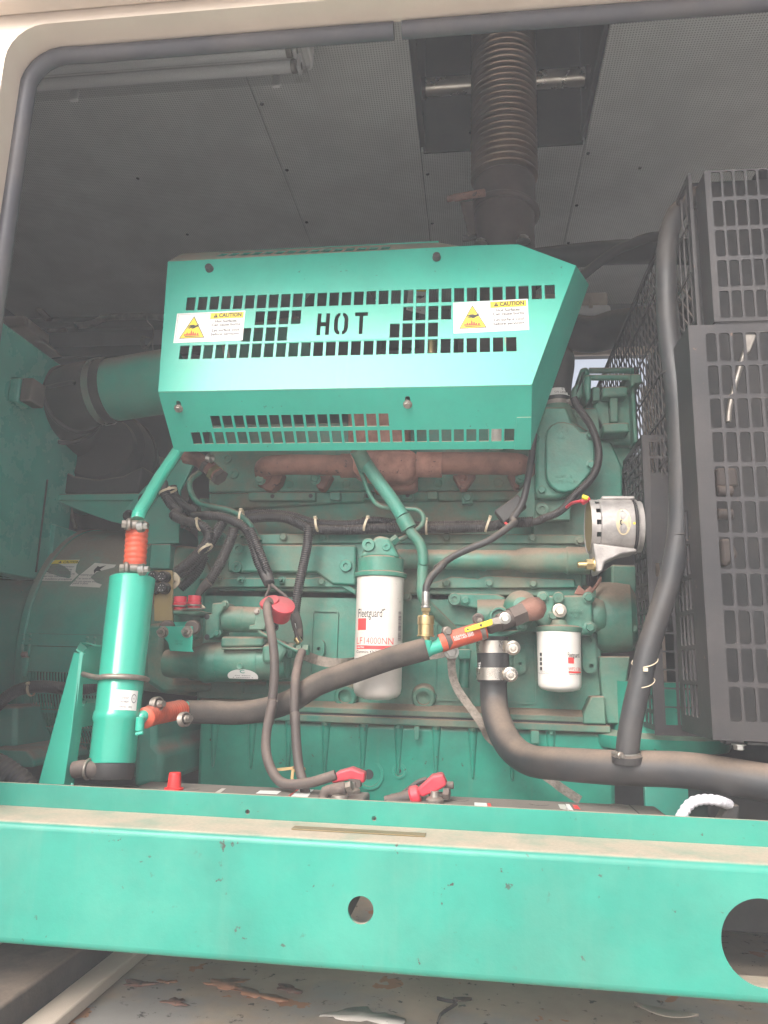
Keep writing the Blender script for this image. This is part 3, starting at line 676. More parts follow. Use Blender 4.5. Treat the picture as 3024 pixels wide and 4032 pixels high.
# ================================================================ engine
en = thing('engine', 'big green diesel engine under the heat shield', 'engine', q('d', 850, 1640, 2.1))
YBK = 2.62
def eb(name, VF, m='engine', bev=.003, sm=40, parent=en): return ob(name, VF, m, parent, sm, bev=bev)
# crankcase side
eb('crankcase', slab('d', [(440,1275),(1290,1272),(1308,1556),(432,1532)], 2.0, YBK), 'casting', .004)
# recessed frames pressed in the crankcase side (raised rims)
def rim(z, u0, v0, u1, v1, Y, t=.006, w_=16, rr=26, parent=en, m='casting'):
    o = q(z, u0, v1, Y); p = q(z, u1, v0, Y); W, H = p.x-o.x, p.z-o.z; s = mm(z, 1, Y)
    VF = plate(rrect(0, W, 0, H, rr*s, 4), [rrect(w_*s, W-w_*s, w_*s, H-w_*s, max(.002, (rr-w_)*s), 4)], t)
    return ob('casting_rim', place(VF, (o.x, Y-t/2, o.z), (1,0,0), (0,0,1)), m, parent, 40, bev=t*.35, seg=2)
rim('B5', 268, 925, 538, 1560, 2.0)
rim('B4', 25, 580, 330, 1280, 2.0)
rim('B4', 640, 760, 945, 1305, 2.0)
for z, u, v, w_, h_ in (('B5', 368, 1268, 50, 80), ('B4', 790, 945, 56, 88)):
    c = q(z, u, v, 2.0); s = mm(z, 1, 2.0)
    ob('oval_boss', place(plate(rrect(-w_*s, w_*s, -h_*s, h_*s, w_*s, 6), [circ(0, -.001, 16*s, 16)], .018), (c.x, 1.991, c.z), (1,0,0), (0,0,1)), 'casting', en, 40, bev=.003)
for z, u, v in (('B5',1303,1700),('B5',600,1685)):
    c = q(z, u, v, 1.985)
    ob('cup_boss', join(lathe([(0,0),(.034,0),(.030,.03),(.026,.034),(.018,.034),(.017,.022),(.006,.022),(0,.018)], Vector((c.x, 2.005, c.z)), (0,-1,-.12), 28)), 'casting', en, 35)
# pan rail: block foot, gasket, pan flange
zf1 = q('B5', 800, 1815, 1.955).z; zg = q('B5', 800, 1872, 1.955).z; zf2 = q('B5', 800, 1950, 1.955).z
xa = q('d', 425, 1540, 1.955).x; xb = q('d', 1310, 1575, 1.955).x
eb('block_foot', prism([Vector((xa, y, z)) for y, z in ((1.955, zg+.002), (1.955, zf1), (1.975, zf1+.012), (2.02, zf1+.016), (2.02, zg+.002))], (xb-xa, 0, 0)), 'engine', .002)
ob('pan_gasket', box(xa, xb, 1.958, 2.02, zg-.0025, zg+.0015), 'dark', en)
eb('pan_flange', box(xa-.005, xb+.01, 1.952, 2.02, zf2, zg-.003), 'engine', .003)
# oil pan
x0, x1 = xa+.002, q('d', 1330, 1640, 1.97).x
eb('oil_pan', prism([Vector((x0, y, z)) for y, z in ((1.972, zf2-.0005), (1.976, .40), (1.995, .24), (2.04, .16), (2.5, .16), (2.5, zf2-.0005))], (x1-x0, 0, 0)), 'pan', .012)
for u in (85, 415, 755, 1075, 1415, 1745, 2100, 2450, -250, -590):
    c = q('B5', u, 1960+u*.018, 1.965)
    if c.x < x0+.02 or c.x > x1-.01: continue
    bolt(en, Vector((c.x, 1.962, zf2)), (0,0,-1), .0075, 'hex', 'casting')
    ob('pan_flute', lathe([(0,0),(.0125,0),(.011,.03),(.0035,.12),(0,.125)], Vector((c.x, 1.976, zf2-.002)), (0,.02,-1), 14), 'pan', en, 50)
for u in (1240,):
    c = q('B5', u, 2010, 1.95); eb('pan_tab', box(c.x-.006, c.x+.006, 1.945, 1.953, c.z-.022, zf2), 'casting', .001)
c = q('B4', 930, 1620, 1.95); eb('pan_tab', box(c.x-.010, c.x+.010, 1.943, 1.951, c.z-.012, zf2), 'casting', .001)
pb = q('C7', 752, 250, 1.975)
ob('drain_ring', lathe([(.032,0),(.037,.002),(.037,.006),(.030,.006),(.029,.001),(0,.001)], Vector((pb.x, 1.985, pb.z)), (0,-1,0), 36), 'pan', en, 35)
ob('drain_hole', lathe([(0,0),(.0125,0),(.0125,.002),(0,.002)], Vector((pb.x-.002, 1.983, pb.z)), (0,-1,0), 20), 'dark', en, 35)
pb = q('C7', 948, 227, 1.975); ob('drain_ring', lathe([(.015,0),(.0185,.002),(.0185,.005),(.013,.005),(.012,.001),(0,.001)], Vector((pb.x, 1.983, pb.z)), (0,-1,0), 28), 'pan', en, 35)
ob('drain_hole', lathe([(0,0),(.005,0),(.005,.004),(0,.004)], Vector((pb.x, 1.982, pb.z)), (0,-1,0), 14), 'dark', en, 35)
# upper block: side cover, rail and ledges
eb('crankcase_shoulder', prism([Vector((q('d',440,1275,2.).x, y, z)) for y, z in ((2.0, q('d',850,1272,2.).z), (2.0, q('d',850,1300,2.).z), (2.1, q('d',850,1300,2.).z), (2.1, q('d',850,1255,2.).z), (2.05, q('d',850,1255,2.).z))], (q('d',1285,1275,2.).x-q('d',440,1275,2.).x, 0, 0)), 'dusty', .008)
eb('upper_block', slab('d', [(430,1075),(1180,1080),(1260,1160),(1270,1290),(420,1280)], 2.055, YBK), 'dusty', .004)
sc_ = slab('d', [(482,1160),(1255,1160),(1258,1290),(470,1275)], 1.985, 2.06); eb('side_cover', sc_, 'engine', .004)
eb('side_cover_pad', prism([q('B6',905,322,1.962), q('B5',690,335,1.962), q('B5',690,700,1.962), q('B5',480,690,1.962), q('B5',330,585,1.962), q('B6',905,578,1.962)], (0,.03,0)), 'engine', .006)
eb('side_cover_rail', prism([q('B6',640,240,1.975), q('B5',0,232,1.975), q('B5',1659,232,1.975), q('A6',870,335,1.975), q('A6',870,375,1.975), q('B5',700,318,1.975), q('B6',820,330,1.975), q('B6',640,335,1.975)], (0,.02,0)), 'engine', .003)
eb('side_cover_rail', prism([q('B6',650,640,1.972), q('B6',1000,632,1.972), q('B6',1659,632,1.972), q('B5',430,610,1.972), q('B5',640,700,1.972), q('B5',690,740,1.972), q('B5',690,790,1.972), q('B5',560,715,1.972), q('B6',650,715,1.972)], (0,.02,0)), 'engine', .003)
eb('side_cover_rail', prism([q('B4',-160,270,1.972), q('B4',180,160,1.972), q('B4',420,180,1.972), q('B4',480,150,1.972), q('B4',830,165,1.972), q('B4',1290,185,1.972), q('B4',1300,262,1.972), q('B4',0,268,1.972)], (0,.02,0)), 'engine', .003)
for z, u, v in (('B6',855,262),('B6',1415,265),('B5',40,265),('B5',400,268),('B5',1510,268),('B5',385,665),('B5',1508,680),('A6',270,348),('A6',640,350),('A6',845,362),('B4',130,222),('B4',518,222),('B4',912,226),('B5',1150,800)):
    bolt(en, q(z,u,v,1.972), FRONT, .0095, 'hex', 'engine')
for z, u, v in (('B6',1050,265),('B6',1030,655),('B6',1400,658),('B6',830,640)): bolt(en, q(z,u,v,1.972), FRONT, .0095, 'stud', 'engine')
for z, u, v, r in (('B6',1005,368,.0155),('B6',993,535,.0155),('B5',602,523,.0165),('A6',426,470,.0155),('B4',205,366,.0165)):
    bolt(en, q(z,u,v,1.963 if r < .016 else 1.96), FRONT, r, 'plug', 'casting')
# cylinder head and its plugs
eb('cylinder_head', slab('C3', [(250,-60),(1650,-80),(3050,-120),(3050,470),(1650,480),(250,492)], 2.02, YBK), 'engine', .004)
eb('head_ledge', slab('C3', [(250,500),(1650,485),(2990,482),(2990,560),(1650,560),(250,640)], 2.035, 2.2), 'dusty', .004)
for z, a_, b_ in (('C3',(575,492),(1122,560)), ('C3',(1240,490),(1325,556)), ('C3',(1512,490),(1595,553)), ('C4',(58,590),(143,655)), ('C4',(378,588),(466,655)), ('C4',(583,588),(672,655)), ('C4',(868,592),(960,690))):
    eb('head_tab', slab(z, [a_, (b_[0], a_[1]), b_, (a_[0], b_[1])], 2.012, 2.04), 'engine', .003)
for z, u, v in (('C3',773,527),('C3',1085,524),('C3',1552,526),('C4',100,622),('C4',425,622)):
    ob('tab_hole', lathe([(0,.0008),(.006,.0008),(.006,0),(0,0)], q(z,u,v,2.012)+Vector((0,-.0002,0)), FRONT, 14), 'dark', en, 35)
for z, u, v, r in (('C3',402,222,.0145),('C3',460,345,.0145)): bolt(en, q(z,u,v,2.02), FRONT, r, 'plug', 'engine')
for z, u, v, r in (('C3',645,432,.0128),('C3',912,432,.0128),('C3',1375,430,.012),('C4',677,525,.0135),('C4',1165,522,.0142)): bolt(en, q(z,u,v,2.02), FRONT, r, 'disc', 'engine')
bolt(en, q('C4',912,645,2.012), FRONT, .012, 'hex', 'engine')
# water tube across the cover
wa = q('A6', 60, 440, 1.95); wb = q('A6', 600, 442, 1.95); wc = q('A6', 885, 448, 1.95)
eb('water_tube', lathe([(0,0),(.026,0),(.026,(wb-wa).length-.02),(.033,(wb-wa).length),(.033,(wc-wa).length-.06),(.036,(wc-wa).length-.055),(.036,(wc-wa).length),(0,(wc-wa).length)], wa, wc-wa, 28), 'engine', 0, 30)
# accessory housing at the front (right)
eb('gear_case', slab('d', [(1172,880),(1290,880),(1345,1010),(1345,1160),(1275,1215),(1150,1180),(1155,900)], 2.03, YBK), 'casting', .006)
eb('gusset', prism([q('C4',1255,685,1.97), q('C4',1380,540,1.97), q('C4',1470,440,1.97), q('C4',1465,830,1.97), q('C4',1270,800,1.97)], (0,.03,0)), 'casting', .002)
c = q('C4',1525,735,1.965); eb('plug_pad', slab('C5', [(290,1700),(680,1700),(680,1930),(290,1930)], 1.975, 2.0), 'casting', .003)
bolt(en, q('C5',372,1812,1.975), FRONT, .0175, 'plug', 'casting')
hs = slab('C5', [(395,690),(640,690),(700,850),(800,900),(900,965),(950,1100),(945,1400),(700,1620),(560,1690),(310,1690),(300,1560),(305,980),(360,800)], 1.945, 2.0)
eb('thermostat_housing', hs, 'casting', .008)
cv = [(412,1010),(425,950),(470,895),(540,862),(620,858),(700,880),(760,925),(790,970),(910,975),(945,1010),(945,1370),(900,1410),(770,1560),(700,1610),(620,1625),(540,1610),(470,1560),(425,1490),(412,1400)]
eb('cover_plate', slab('C5', cv, 1.925, 1.95), 'casting', .004)
for u, v in ((895,1008),(905,1335),(365,1605)): bolt(en, q('C5',u,v,1.926 if u > 400 else 1.946), FRONT, .0105, 'hex', 'casting')
bolt(en, q('C5',290,1045,1.946), FRONT, .0105, 'hex', 'casting'); bolt(en, q('C4',1350,475,1.95), FRONT, .011, 'hex', 'casting')
ob('bolt_post', rod(q('C5',120,1530,2.0), q('C5',145,1465,1.955), .014, 20), 'casting', en, 40)
def emboss(z, u, v, s, w_, h_, Y, parent=en, m='casting', d=.0012):
    o = q(z, u, v, Y); VF = fit_text(s, mm(z, w_, Y), mm(z, h_, Y), 0, d)
    return ob('raised_lettering', place(VF, o+Vector((0,-.0004,0)), (1,0,.0), (0,0,1), Vector((0,-1,0))), m, parent)
emboss('C5', 518, 940, 'WF  2', 142, 30, 1.925); emboss('C5', 530, 995, 'XTUZ', 132, 34, 1.925); emboss('C5', 540, 1045, '3186', 88, 26, 1.925)
emboss('C5', 510, 1468, '4059212', 185, 30, 1.925); emboss('C5', 475, 1525, 'MADE IN USA', 288, 32, 1.925)
# neck above the housing, dark hose and its sticker
nk = q('C5', 540, 740, 2.02)
eb('outlet_neck', lathe([(.0,-.10),(.058,-.10),(.052,-.03),(.040,.0),(.034,.03),(0,.03)], Vector((nk.x, 2.02, nk.z)), (0,0,1), 30), 'casting', 0, 40)
dh = thing('coolant_hose', 'black coolant hose above the cover plate with a paper sticker', 'hose', (nk.x, 2.02, nk.z+.03))
hz = q('C5', 520, 640, 2.02).z
ob('hose', tube([(nk.x, 2.02, hz-.02), (nk.x+.005, 2.02, hz+.05), (nk.x+.016, 2.03, hz+.12), (nk.x+.012, 2.07, hz+.16), (nk.x-.03, 2.13, hz+.20)], .036, 24, .01), 'rubber', dh, 50)
clampband('hose_clamp', dh, (nk.x, 2.02, hz-.01), (0,0,1), .0368, .012, 'dirtysteel', (1,-.5,0), .007, .018)
ob('sticker', lathe([(.0372,0),(.0376,0),(.0376,.020),(.0372,.020)], (nk.x, 2.02, hz+.008), (0,0,1), 20, radians(-70), radians(50), ref=(0.15,-1,0)), 'label', dh, 60)
tv = fit_text('PART NO.', .035, .006); tw = fit_text('2.5', .014, .006)
for VF, dz in ((tv, .010), (tw, .019)):
    V2 = []
    for p in VF[0]:
        a = (.022-p.x)/.0380; V2.append(Vector((nk.x+.038*sin(a), 2.02-.038*cos(a), hz+.008+dz-p.y)))
    ob('lettering', (V2, VF[1]), 'inkgrey', dh)
# tall bracket casting behind the cover plate
eb('front_casting', slab('C5', [(905,470),(1360,460),(1420,1000),(1400,1110),(1000,1105),(960,900)], 2.03, 2.45), 'casting', .008)
eb('front_casting_rib', slab('C5', [(1340,450),(1380,450),(1415,1080),(1370,1090)], 1.99, 2.05), 'casting', .003)
eb('front_casting_post', slab('C5', [(835,345),(910,345),(905,600),(860,640),(830,480)], 1.96, 2.35), 'casting', .006)
eb('front_casting_post', slab('C5', [(785,270),(870,250),(905,345),(835,350),(830,560),(700,660),(700,480),(775,420)], 1.99, 2.33), 'casting', .008)
eb('front_casting_lug', slab('C5', [(1330,335),(1450,335),(1460,430),(1385,440),(1375,470),(1340,470)], 1.96, 2.35), 'casting', .006)
eb('front_casting_lug', slab('C5', [(1300,265),(1430,250),(1440,330),(1330,330)], 2.05, 2.35), 'casting', .006)
for v, Y in ((303, 2.05), (378, 1.985)):
    p = q('C5', 880, v, Y); p2 = q('C5', 1335, v-2, Y)
    eb('spacer_tube', rod(p, p2, mm('C5', 34, Y), 24), 'casting', 0, 40)
eb('front_pad', slab('C5', [(1030,475),(1310,465),(1305,575),(1030,580)], 1.985, 2.04), 'casting', .006)
eb('front_pad', slab('C5', [(1110,575),(1200,575),(1205,860),(1120,865)], 2.0, 2.04), 'casting', .004)
eb('front_pad', slab('C5', [(1030,870),(1325,860),(1330,970),(1040,980)], 1.97, 2.04), 'casting', .006)
eb('front_pad', slab('C5', [(920,480),(1000,475),(1000,625),(925,630)], 2.01, 2.04), 'casting', .003)
eb('front_block', slab('C5', [(880,1100),(1420,1105),(1330,1250),(1230,1400),(1190,1560),(900,1560),(850,1300)], 2.06, 2.5), 'casting', .006)
bolt(en, q('C5',790,765,1.98), FRONT, .014, 'plug', 'casting')
# round drive housing, right of the water pump
dh2 = q('B3', 250, 470, 1.93); er2 = mm('B3', 320, 1.93)
xh = q('B3', 175, 480, 1.93).x
eb('drive_housing', lathe([(0,0),(er2*.93,0),(er2,.012),(er2,.05),(er2*.93,.085),(er2*.62,.10),(er2*.45,.12),(0,.125)], Vector((xh, 2.03, dh2.z-.01)), (1,-.18,0), 44), 'casting', 0, 30)
eb('drive_bracket', slab('B3', [(245,50),(475,60),(478,250),(445,420),(440,640),(470,830),(140,850),(150,640),(245,560)], 2.0, 2.2), 'casting', .006)
bolt(en, q('B3',437,625,1.955), FRONT, .010, 'hex', 'casting')
eb('front_foot', slab('B3', [(140,880),(420,880),(400,1000),(340,1490),(205,1490),(170,1300),(140,1010)], 1.97, 2.3), 'casting', .004)
eb('front_foot', slab('B4', [(1370,1390),(1440,1240),(1560,1240),(1575,1495),(1365,1490)], 1.945, 2.0), 'casting', .004)
emboss('B4', 1005, 1250, '1GT3', 165, 42, 2.0)
eb('crank_hub', lathe([(0,0),(.16,0),(.165,.01),(.165,.03),(.12,.04),(.12,.16),(0,.16)], Vector((q('B3',750,1760,1.95).x, 2.02, q('B3',750,1755,1.87).z)), (0,0,1), 44), 'pan', 0, 35)
# water pump body
wp = thing('water_pump', 'green water pump casting with white hex bolt above the small filter', 'pump', q('B4', 970, 690, 1.93))
def wpb(name, VF, m='casting', bev=.003, sm=40): return ob(name, VF, m, wp, sm, bev=bev)
pa = q('B4', 412, 515, 1.972); pe = q('B4', 1545, 510, 1.972); L_ = (pe-pa).length; pr_ = mm('B4', 148, 1.945)
wpb('body', lathe([(0,0),(pr_*.97,0),(pr_,.006),(pr_,L_*.5),(pr_*.96,L_*.56),(pr_*.96,L_*.9),(pr_*1.06,L_*.93),(pr_*1.06,L_-.004),(pr_,L_),(0,L_)], pa, pe-pa, 36), bev=0, sm=35)
wpb('mounting_plate', slab('B4', [(140,370),(165,320),(210,310),(590,318),(660,345),(660,440),(410,450),(180,405)], 1.962, 2.0), bev=.004)
wpb('mounting_plate', slab('B4', [(945,335),(1450,325),(1460,690),(1080,690),(940,560)], 1.918, 1.97), bev=.006)
wpb('mounting_plate', slab('B4', [(415,560),(560,640),(850,640),(700,690),(620,720),(420,710)], 1.918, 1.97), bev=.006)
dm = q('B4', 800, 450, 1.93)
wpb('dome', lathe([(0,.046),(.020,.044),(.034,.034),(.042,.018),(.044,0),(.044,-.04)], Vector((dm.x, 1.915, dm.z)), (0,-1,.1), 32), bev=0, sm=50)
rp = q('B4', 610, 530, 1.9); rr_ = mm('B4', 98, 1.9)
wpb('port_ring', lathe([(0,0),(rr_,0),(rr_,.012),(rr_*.88,.016),(rr_*.72,.016),(rr_*.66,.006),(0,.006)], Vector((rp.x, 1.905, rp.z)), FRONT, 36), bev=0, sm=30)
for u, v in ((1003,345),(1413,352),(812,603),(1425,620)): bolt(wp, q('B4',u,v,1.915), FRONT, .0112, 'hex', 'casting')
bolt(wp, q('B4',305,380,1.962), FRONT, .0095, 'hex', 'casting')
ob('knob', join(rod(q('B4',1143,350,1.93), q('B4',1143,350,1.886), .0145, 20), slab('B4', [(1110,350),(1175,350),(1180,450),(1115,450)], 1.895, 1.93)), 'casting', wp, 40)
emboss('B4', 1118, 368, 'ON', 50, 34, 1.886, wp); emboss('B4', 1235, 480, '3681446', 125, 22, 1.91, wp); emboss('B4', 1240, 520, 'JXZZV 3', 120, 24, 1.908, wp)
wpb('valve_boss', rod(q('B4',1150,475,1.94), q('B4',1150,475,1.883), .0195, 24))
bolt(wp, q('B4',1153,468,1.883), FRONT, .0125, 'hex', 'bolthead', 'valve_bolt')
bolt(wp, q('B4',1092,515,1.895), FRONT, .0105, 'hex', 'casting')
fh = q('B4', 1150, 640, 1.89)
wpb('filter_head', lathe([(0,0),(.054,0),(.056,.004),(.056,.012),(.046,.016),(.022,.018),(.016,.030),(0,.032)], Vector((q('B4',1148,640,1.89).x, 1.89, q('B4',1148,655,1.835).z)), (0,0,1), 40), bev=0, sm=35)
br_ = thing('engine_bracket', 'flat green bracket strip with two holes beside the small filter', 'bracket', q('B4', 1425, 1030, 1.97))
o_ = q('B4', 1365, 1030, 1.975); s_ = mm('B4', 1, 1.975)
ob('strip', place(plate(rrect(0, 112*s_, 0, 320*s_, 54*s_, 6), [circ(70*s_, 60*s_, 20*s_, 16), circ(60*s_, 282*s_, 24*s_, 16)], .006), o_, (1,0,0), (0,0,1)), 'casting', br_, 40, bev=.001)
# flywheel housing (left end)
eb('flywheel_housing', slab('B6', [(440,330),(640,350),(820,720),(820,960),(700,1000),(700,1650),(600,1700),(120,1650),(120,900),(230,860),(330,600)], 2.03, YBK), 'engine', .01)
eb('flywheel_housing_rim', slab('B6', [(150,1050),(330,1030),(310,1300),(420,1560),(700,1560),(720,1650),(320,1680),(150,1560)], 1.93, 2.1), 'engine', .012)
eb('housing_foot', slab('C6', [(985,190),(1130,200),(1130,430),(1185,490),(1165,720),(960,740),(975,560)], 1.78, 2.1), 'gen', .02)
eb('lower_block_left', slab('B6', [(620,1480),(1020,1560),(1300,1570),(1659,1560),(1659,1760),(620,1740)], 1.975, 2.1), 'casting', .01)
rim('B6', 1025, 1470, 1300, 1700, 1.975, .008, 30, 36)

# ================================================================ exhaust manifold and turbo outlet
mf = thing('exhaust_manifold', 'rusty exhaust manifold between heat shield and engine block', 'manifold', q('C4', 300, 500, 1.92))
MY = 1.93
def mr(z, n): return mm(z, n, MY)
ob('left_runner', tube([q('C3',720,420,2.0), q('C3',700,300,1.955), q('C3',780,275,MY), q('C3',1000,268,MY), q('C3',1345,275,MY)], mr('C3',88), 28, .01, rf=lambda t: mr('C3', 88)*(.82+.18*min(1, t*3))), 'rust', mf, 50)
ob('slip_joint', lathe([(0,0),(mr('C3',104),0),(mr('C3',104),.05),(0,.05)], q('C3',1335,278,MY), (1,0,0), 32), 'rust', mf, 35)
ob('center_section', join(slab('C4', [(-60,240),(500,240),(495,470),(380,500),(210,495),(20,450),(-60,420)], 1.895, 2.0)), 'pinkrust', mf, 50, bev=.022, seg=4)
ob('center_flange', slab('C4', [(140,490),(500,460),(500,560),(440,585),(150,590)], 1.965, 2.02), 'rust', mf, bev=.006)
ob('slip_joint', lathe([(0,0),(mr('C4',108),0),(mr('C4',108),.068),(0,.068)], q('C4',500,372,MY), (1,0,-.02), 32), 'pinkrust', mf, 35)
ob('right_runner', tube([q('C4',640,362,MY), q('C4',900,362,MY), q('C4',1200,365,MY), q('C4',1350,380,1.95), q('C4',1400,440,2.01)], mr('C4', 95), 28, .01), 'rust', mf, 50)
ob('turbine_wall', slab('C4', [(-80,-260),(420,-260),(420,250),(-80,250)], 1.90, 2.15), 'pinkrust', mf, bev=.04, seg=4)
for z, pts in (('C3',[(640,330),(860,330),(830,420),(760,480),(700,470)]), ('C3',[(1100,360),(1260,350),(1215,430),(1185,470),(1140,465)]), ('C4',[(790,455),(985,450),(900,570),(860,575)]), ('C4',[(1240,440),(1400,430),(1330,560),(1300,560)])):
    ob('port_flange', slab(z, pts, 1.975, 2.02), 'rust', mf, bev=.004)
for z, u, v in (('C3',676,392),('C3',1124,388),('C4',872,480),('C4',456,482),('C4',1350,476)): bolt(mf, q(z,u,v,1.962), FRONT, .0115, 'hex', 'casting' if z == 'C3' else 'rust')
# parts glimpsed through the shield: dark turbo body
tb2 = thing('turbocharger', 'dark turbocharger body glimpsed through the shield slots', 'turbocharger', q('C1', 1100, 1000, 2.05))
ob('housing', lathe([(0,-.13),(.07,-.13),(.12,-.08),(.135,0),(.12,.08),(.07,.12),(0,.12)], q('C1',1500,800,2.12), (1,0,0), 36), 'dark', tb2, 50)
ob('inlet', cyl(q('C1',400,1010,2.02), q('C1',1250,880,2.1), .075, None, 32), 'gen', tb2, 40)
ob('band', lathe([(.0765,0),(.079,0),(.079,.018),(.0765,.018)], q('C1',560,985,2.035), q('C1',1250,880,2.1)-q('C1',400,1010,2.02), 32), 'band', tb2, 40)
ob('outlet', cyl(q('C2',640,700,2.12), q('C2',1200,640,2.15), .085, None, 32), 'exhaust', tb2, 40)
ob('oil_fitting', rod(q('C2',495,720,1.85), q('C2',495,830,1.85), .014, 14), 'brass', tb2, 40)
hl_ = ob('caution_label', slab('C2', [(345,395),(470,395),(455,560),(330,530)], 1.86, 1.8615), 'label', tb2)
hl_['label'] = 'white and yellow sticker glimpsed through the shield'
ob('yellow_strip', slab('C2', [(395,390),(465,390),(462,412),(395,408)], 1.858, 1.8585), 'yellow', hl_)
VF = fit_text('Hot', .02, .006)
for s_, u, v, w_, h_ in (('Hot surfaces', 350, 470, 60, 9), ('Can cause', 348, 492, 52, 9), ('before servicing', 345, 525, 90, 9)):
    ob('lettering', place(fit_text(s_, mm('C2',w_,1.858), mm('C2',h_,1.858)), q('C2',u,v,1.858), (1,0,-.18), (0,0,1), Vector((0,-1,0))), 'inkgrey', hl_)
ob('hand_mark', ([q('C2', 395+55*x, 462-40*y, 1.8575) for x, y in HAND], [list(range(len(HAND)))[::-1]]), 'ink', hl_)
c_ = q('C4', 1150, 90, 1.93)
cn = tag(ob('dosing_canister', lathe([(0,-.05),(.022,-.05),(.022,.06),(.012,.07),(0,.07)], c_, (0,0,1), 24), 'filt', sm=40), 'small paper labelled canister glimpsed through the lower shield slots', 'canister')
for i, s_ in enumerate(('any dev', 'injury and/or', 'property dama', 'See general st')):
    VF = fit_text(s_, .036, .0045); V2 = []
    for p in VF[0]:
        a = (p.x-.018)/.0224; V2.append(Vector((c_.x+.0224*sin(a), c_.y-.0224*cos(a), c_.z+.022-.008*i+p.y)))
    ob('lettering', (V2, VF[1]), 'inkgrey', cn)

# ================================================================ oil filter (large, white)
def onto(c, r, s0, VF):             # flat print wrapped on a vertical can, x measured as seen from the front
    out = []
    for p in VF[0]:
        a = asin(max(-.999, min(.999, p[0]/r))) + s0; out.append(Vector((c.x+(r+.0004+p[2])*sin(a), c.y-(r+.0004+p[2])*cos(a), p[1])))
    return out, VF[1]
def gridrect(x0, x1, z0, z1, n=8):
    V = []; Fc = []
    for i in range(n+1):
        x = x0+(x1-x0)*i/n; V += [Vector((x, z0, 0)), Vector((x, z1, 0))]
    for i in range(n): Fc.append([2*i, 2*i+2, 2*i+3, 2*i+1])
    return V, Fc
OY = 1.86
oc = q('B5', 898, 1150, OY); orad = mm('B5', 214, OY)
def oz(v, dy=0): return q('B5', 898, v, OY-orad+dy).z
def ox_(u): return (u-898)*mm('B5', 1, OY-orad*.8)
of = thing('oil_filter', 'large white spin-on oil filter hanging on the engine', 'filter', (oc.x, OY, oz(1735)))
zb, zt_ = oz(1700), oz(632)
ob('can', lathe([(0,zb-.012),(orad*.5,zb-.010),(orad*.85,zb-.003),(orad*.96,zb+.006),(orad,zb+.018),(orad,zt_-.004),(orad*1.01,zt_-.002),(orad*1.01,zt_+.006),(0,zt_+.006)], (oc.x, OY, 0), (0,0,1), 56), 'filt', of, 40)
SO = atan2(-oc.x, OY)*0.0
def oprint(name, VF, m): return ob(name, onto(oc, orad, SO, VF), m, of)
def otext(s, u0, u1, v_base, v_top, m, bold=0.):
    x0, x1 = ox_(u0), ox_(u1); z0 = oz(v_base); VF = fit_text(s, x1-x0, oz(v_top)-z0, bold)
    return oprint('lettering', ([Vector((p.x+x0, p.y+z0, 0)) for p in VF[0]], VF[1]), m)
otext('Fleetguard', 722, 950, 985, 908, 'ink', .008); otext('LF14000NN', 715, 1050, 1228, 1168, 'pinkink'); otext('Cummins 4367100', 715, 958, 1312, 1286, 'ink', .008)
oprint('red_square', gridrect(ox_(722), ox_(806), oz(1103), oz(996)), 'redink')
rb = oprint('red_bar', gridrect(ox_(715), ox_(1048), oz(1276), oz(1242), 12), 'redink')
x0 = ox_(719); VF = fit_text('Lube Filter', ox_(795)-x0, oz(1248)-oz(1266), .01); ob('lettering', onto(oc, orad+.0003, SO, ([Vector((p.x+x0, p.y+oz(1266), 0)) for p in VF[0]], VF[1])), 'label', rb)
otext('C', 700, 716, 1388, 1358, 'ink', .02); oprint('arrow_mark', ([Vector((ox_(u), oz(v), 0)) for u, v in ((716,1358),(724,1358),(731,1373),(724,1389),(716,1389),(722,1373))], [[5,4,3,2,1,0]]), 'ink')
otext('GA TO', 733, 771, 1370, 1360, 'inkgrey'); otext('J D', 733, 771, 1388, 1377, 'inkgrey')
bars = []; random.seed(3); zz = 920
while zz < 1188:
    h_ = random.choice((3, 5, 8)); bars.append(gridrect(ox_(1086), ox_(1107), oz(zz+h_), oz(zz), 3)); zz += h_+random.choice((3, 4, 6))
o_ = oprint('barcode', join(*bars), 'inkgrey'); o_['kind'] = 'stuff'
random.seed(11)
# filter head (casting on the engine)
hz0 = zt_+.007
def hzv(v): return q('B5', 898, v, OY-.05).z
ob('filter_head', lathe([(0,hz0),(orad*1.10,hz0),(orad*1.12,hz0+.003),(orad*1.12,hzv(575)),(orad*1.09,hzv(570)),(orad*.98,hzv(562)),(orad*.97,hzv(440)),(orad*.86,hzv(425)),(0,hzv(425))], (oc.x, OY, 0), (0,0,1), 48), 'casting', en, 32)
ob('filter_head_top', prism([q('B5',718,445,OY-.045), q('B5',745,395,OY-.045), q('B5',860,262,OY-.045), q('B5',900,248,OY-.045), q('B5',985,262,OY-.045), q('B5',1085,445,OY-.045)], (0,.16,0)), 'casting', en, bev=.010, seg=3)
for u, v, r in ((805,335,.0165),(968,350,.0105)): bolt(en, q('B5',u,v,OY-.045), FRONT, r, 'plug', 'casting')
for u, v in ((885,455),(885,490)): pass

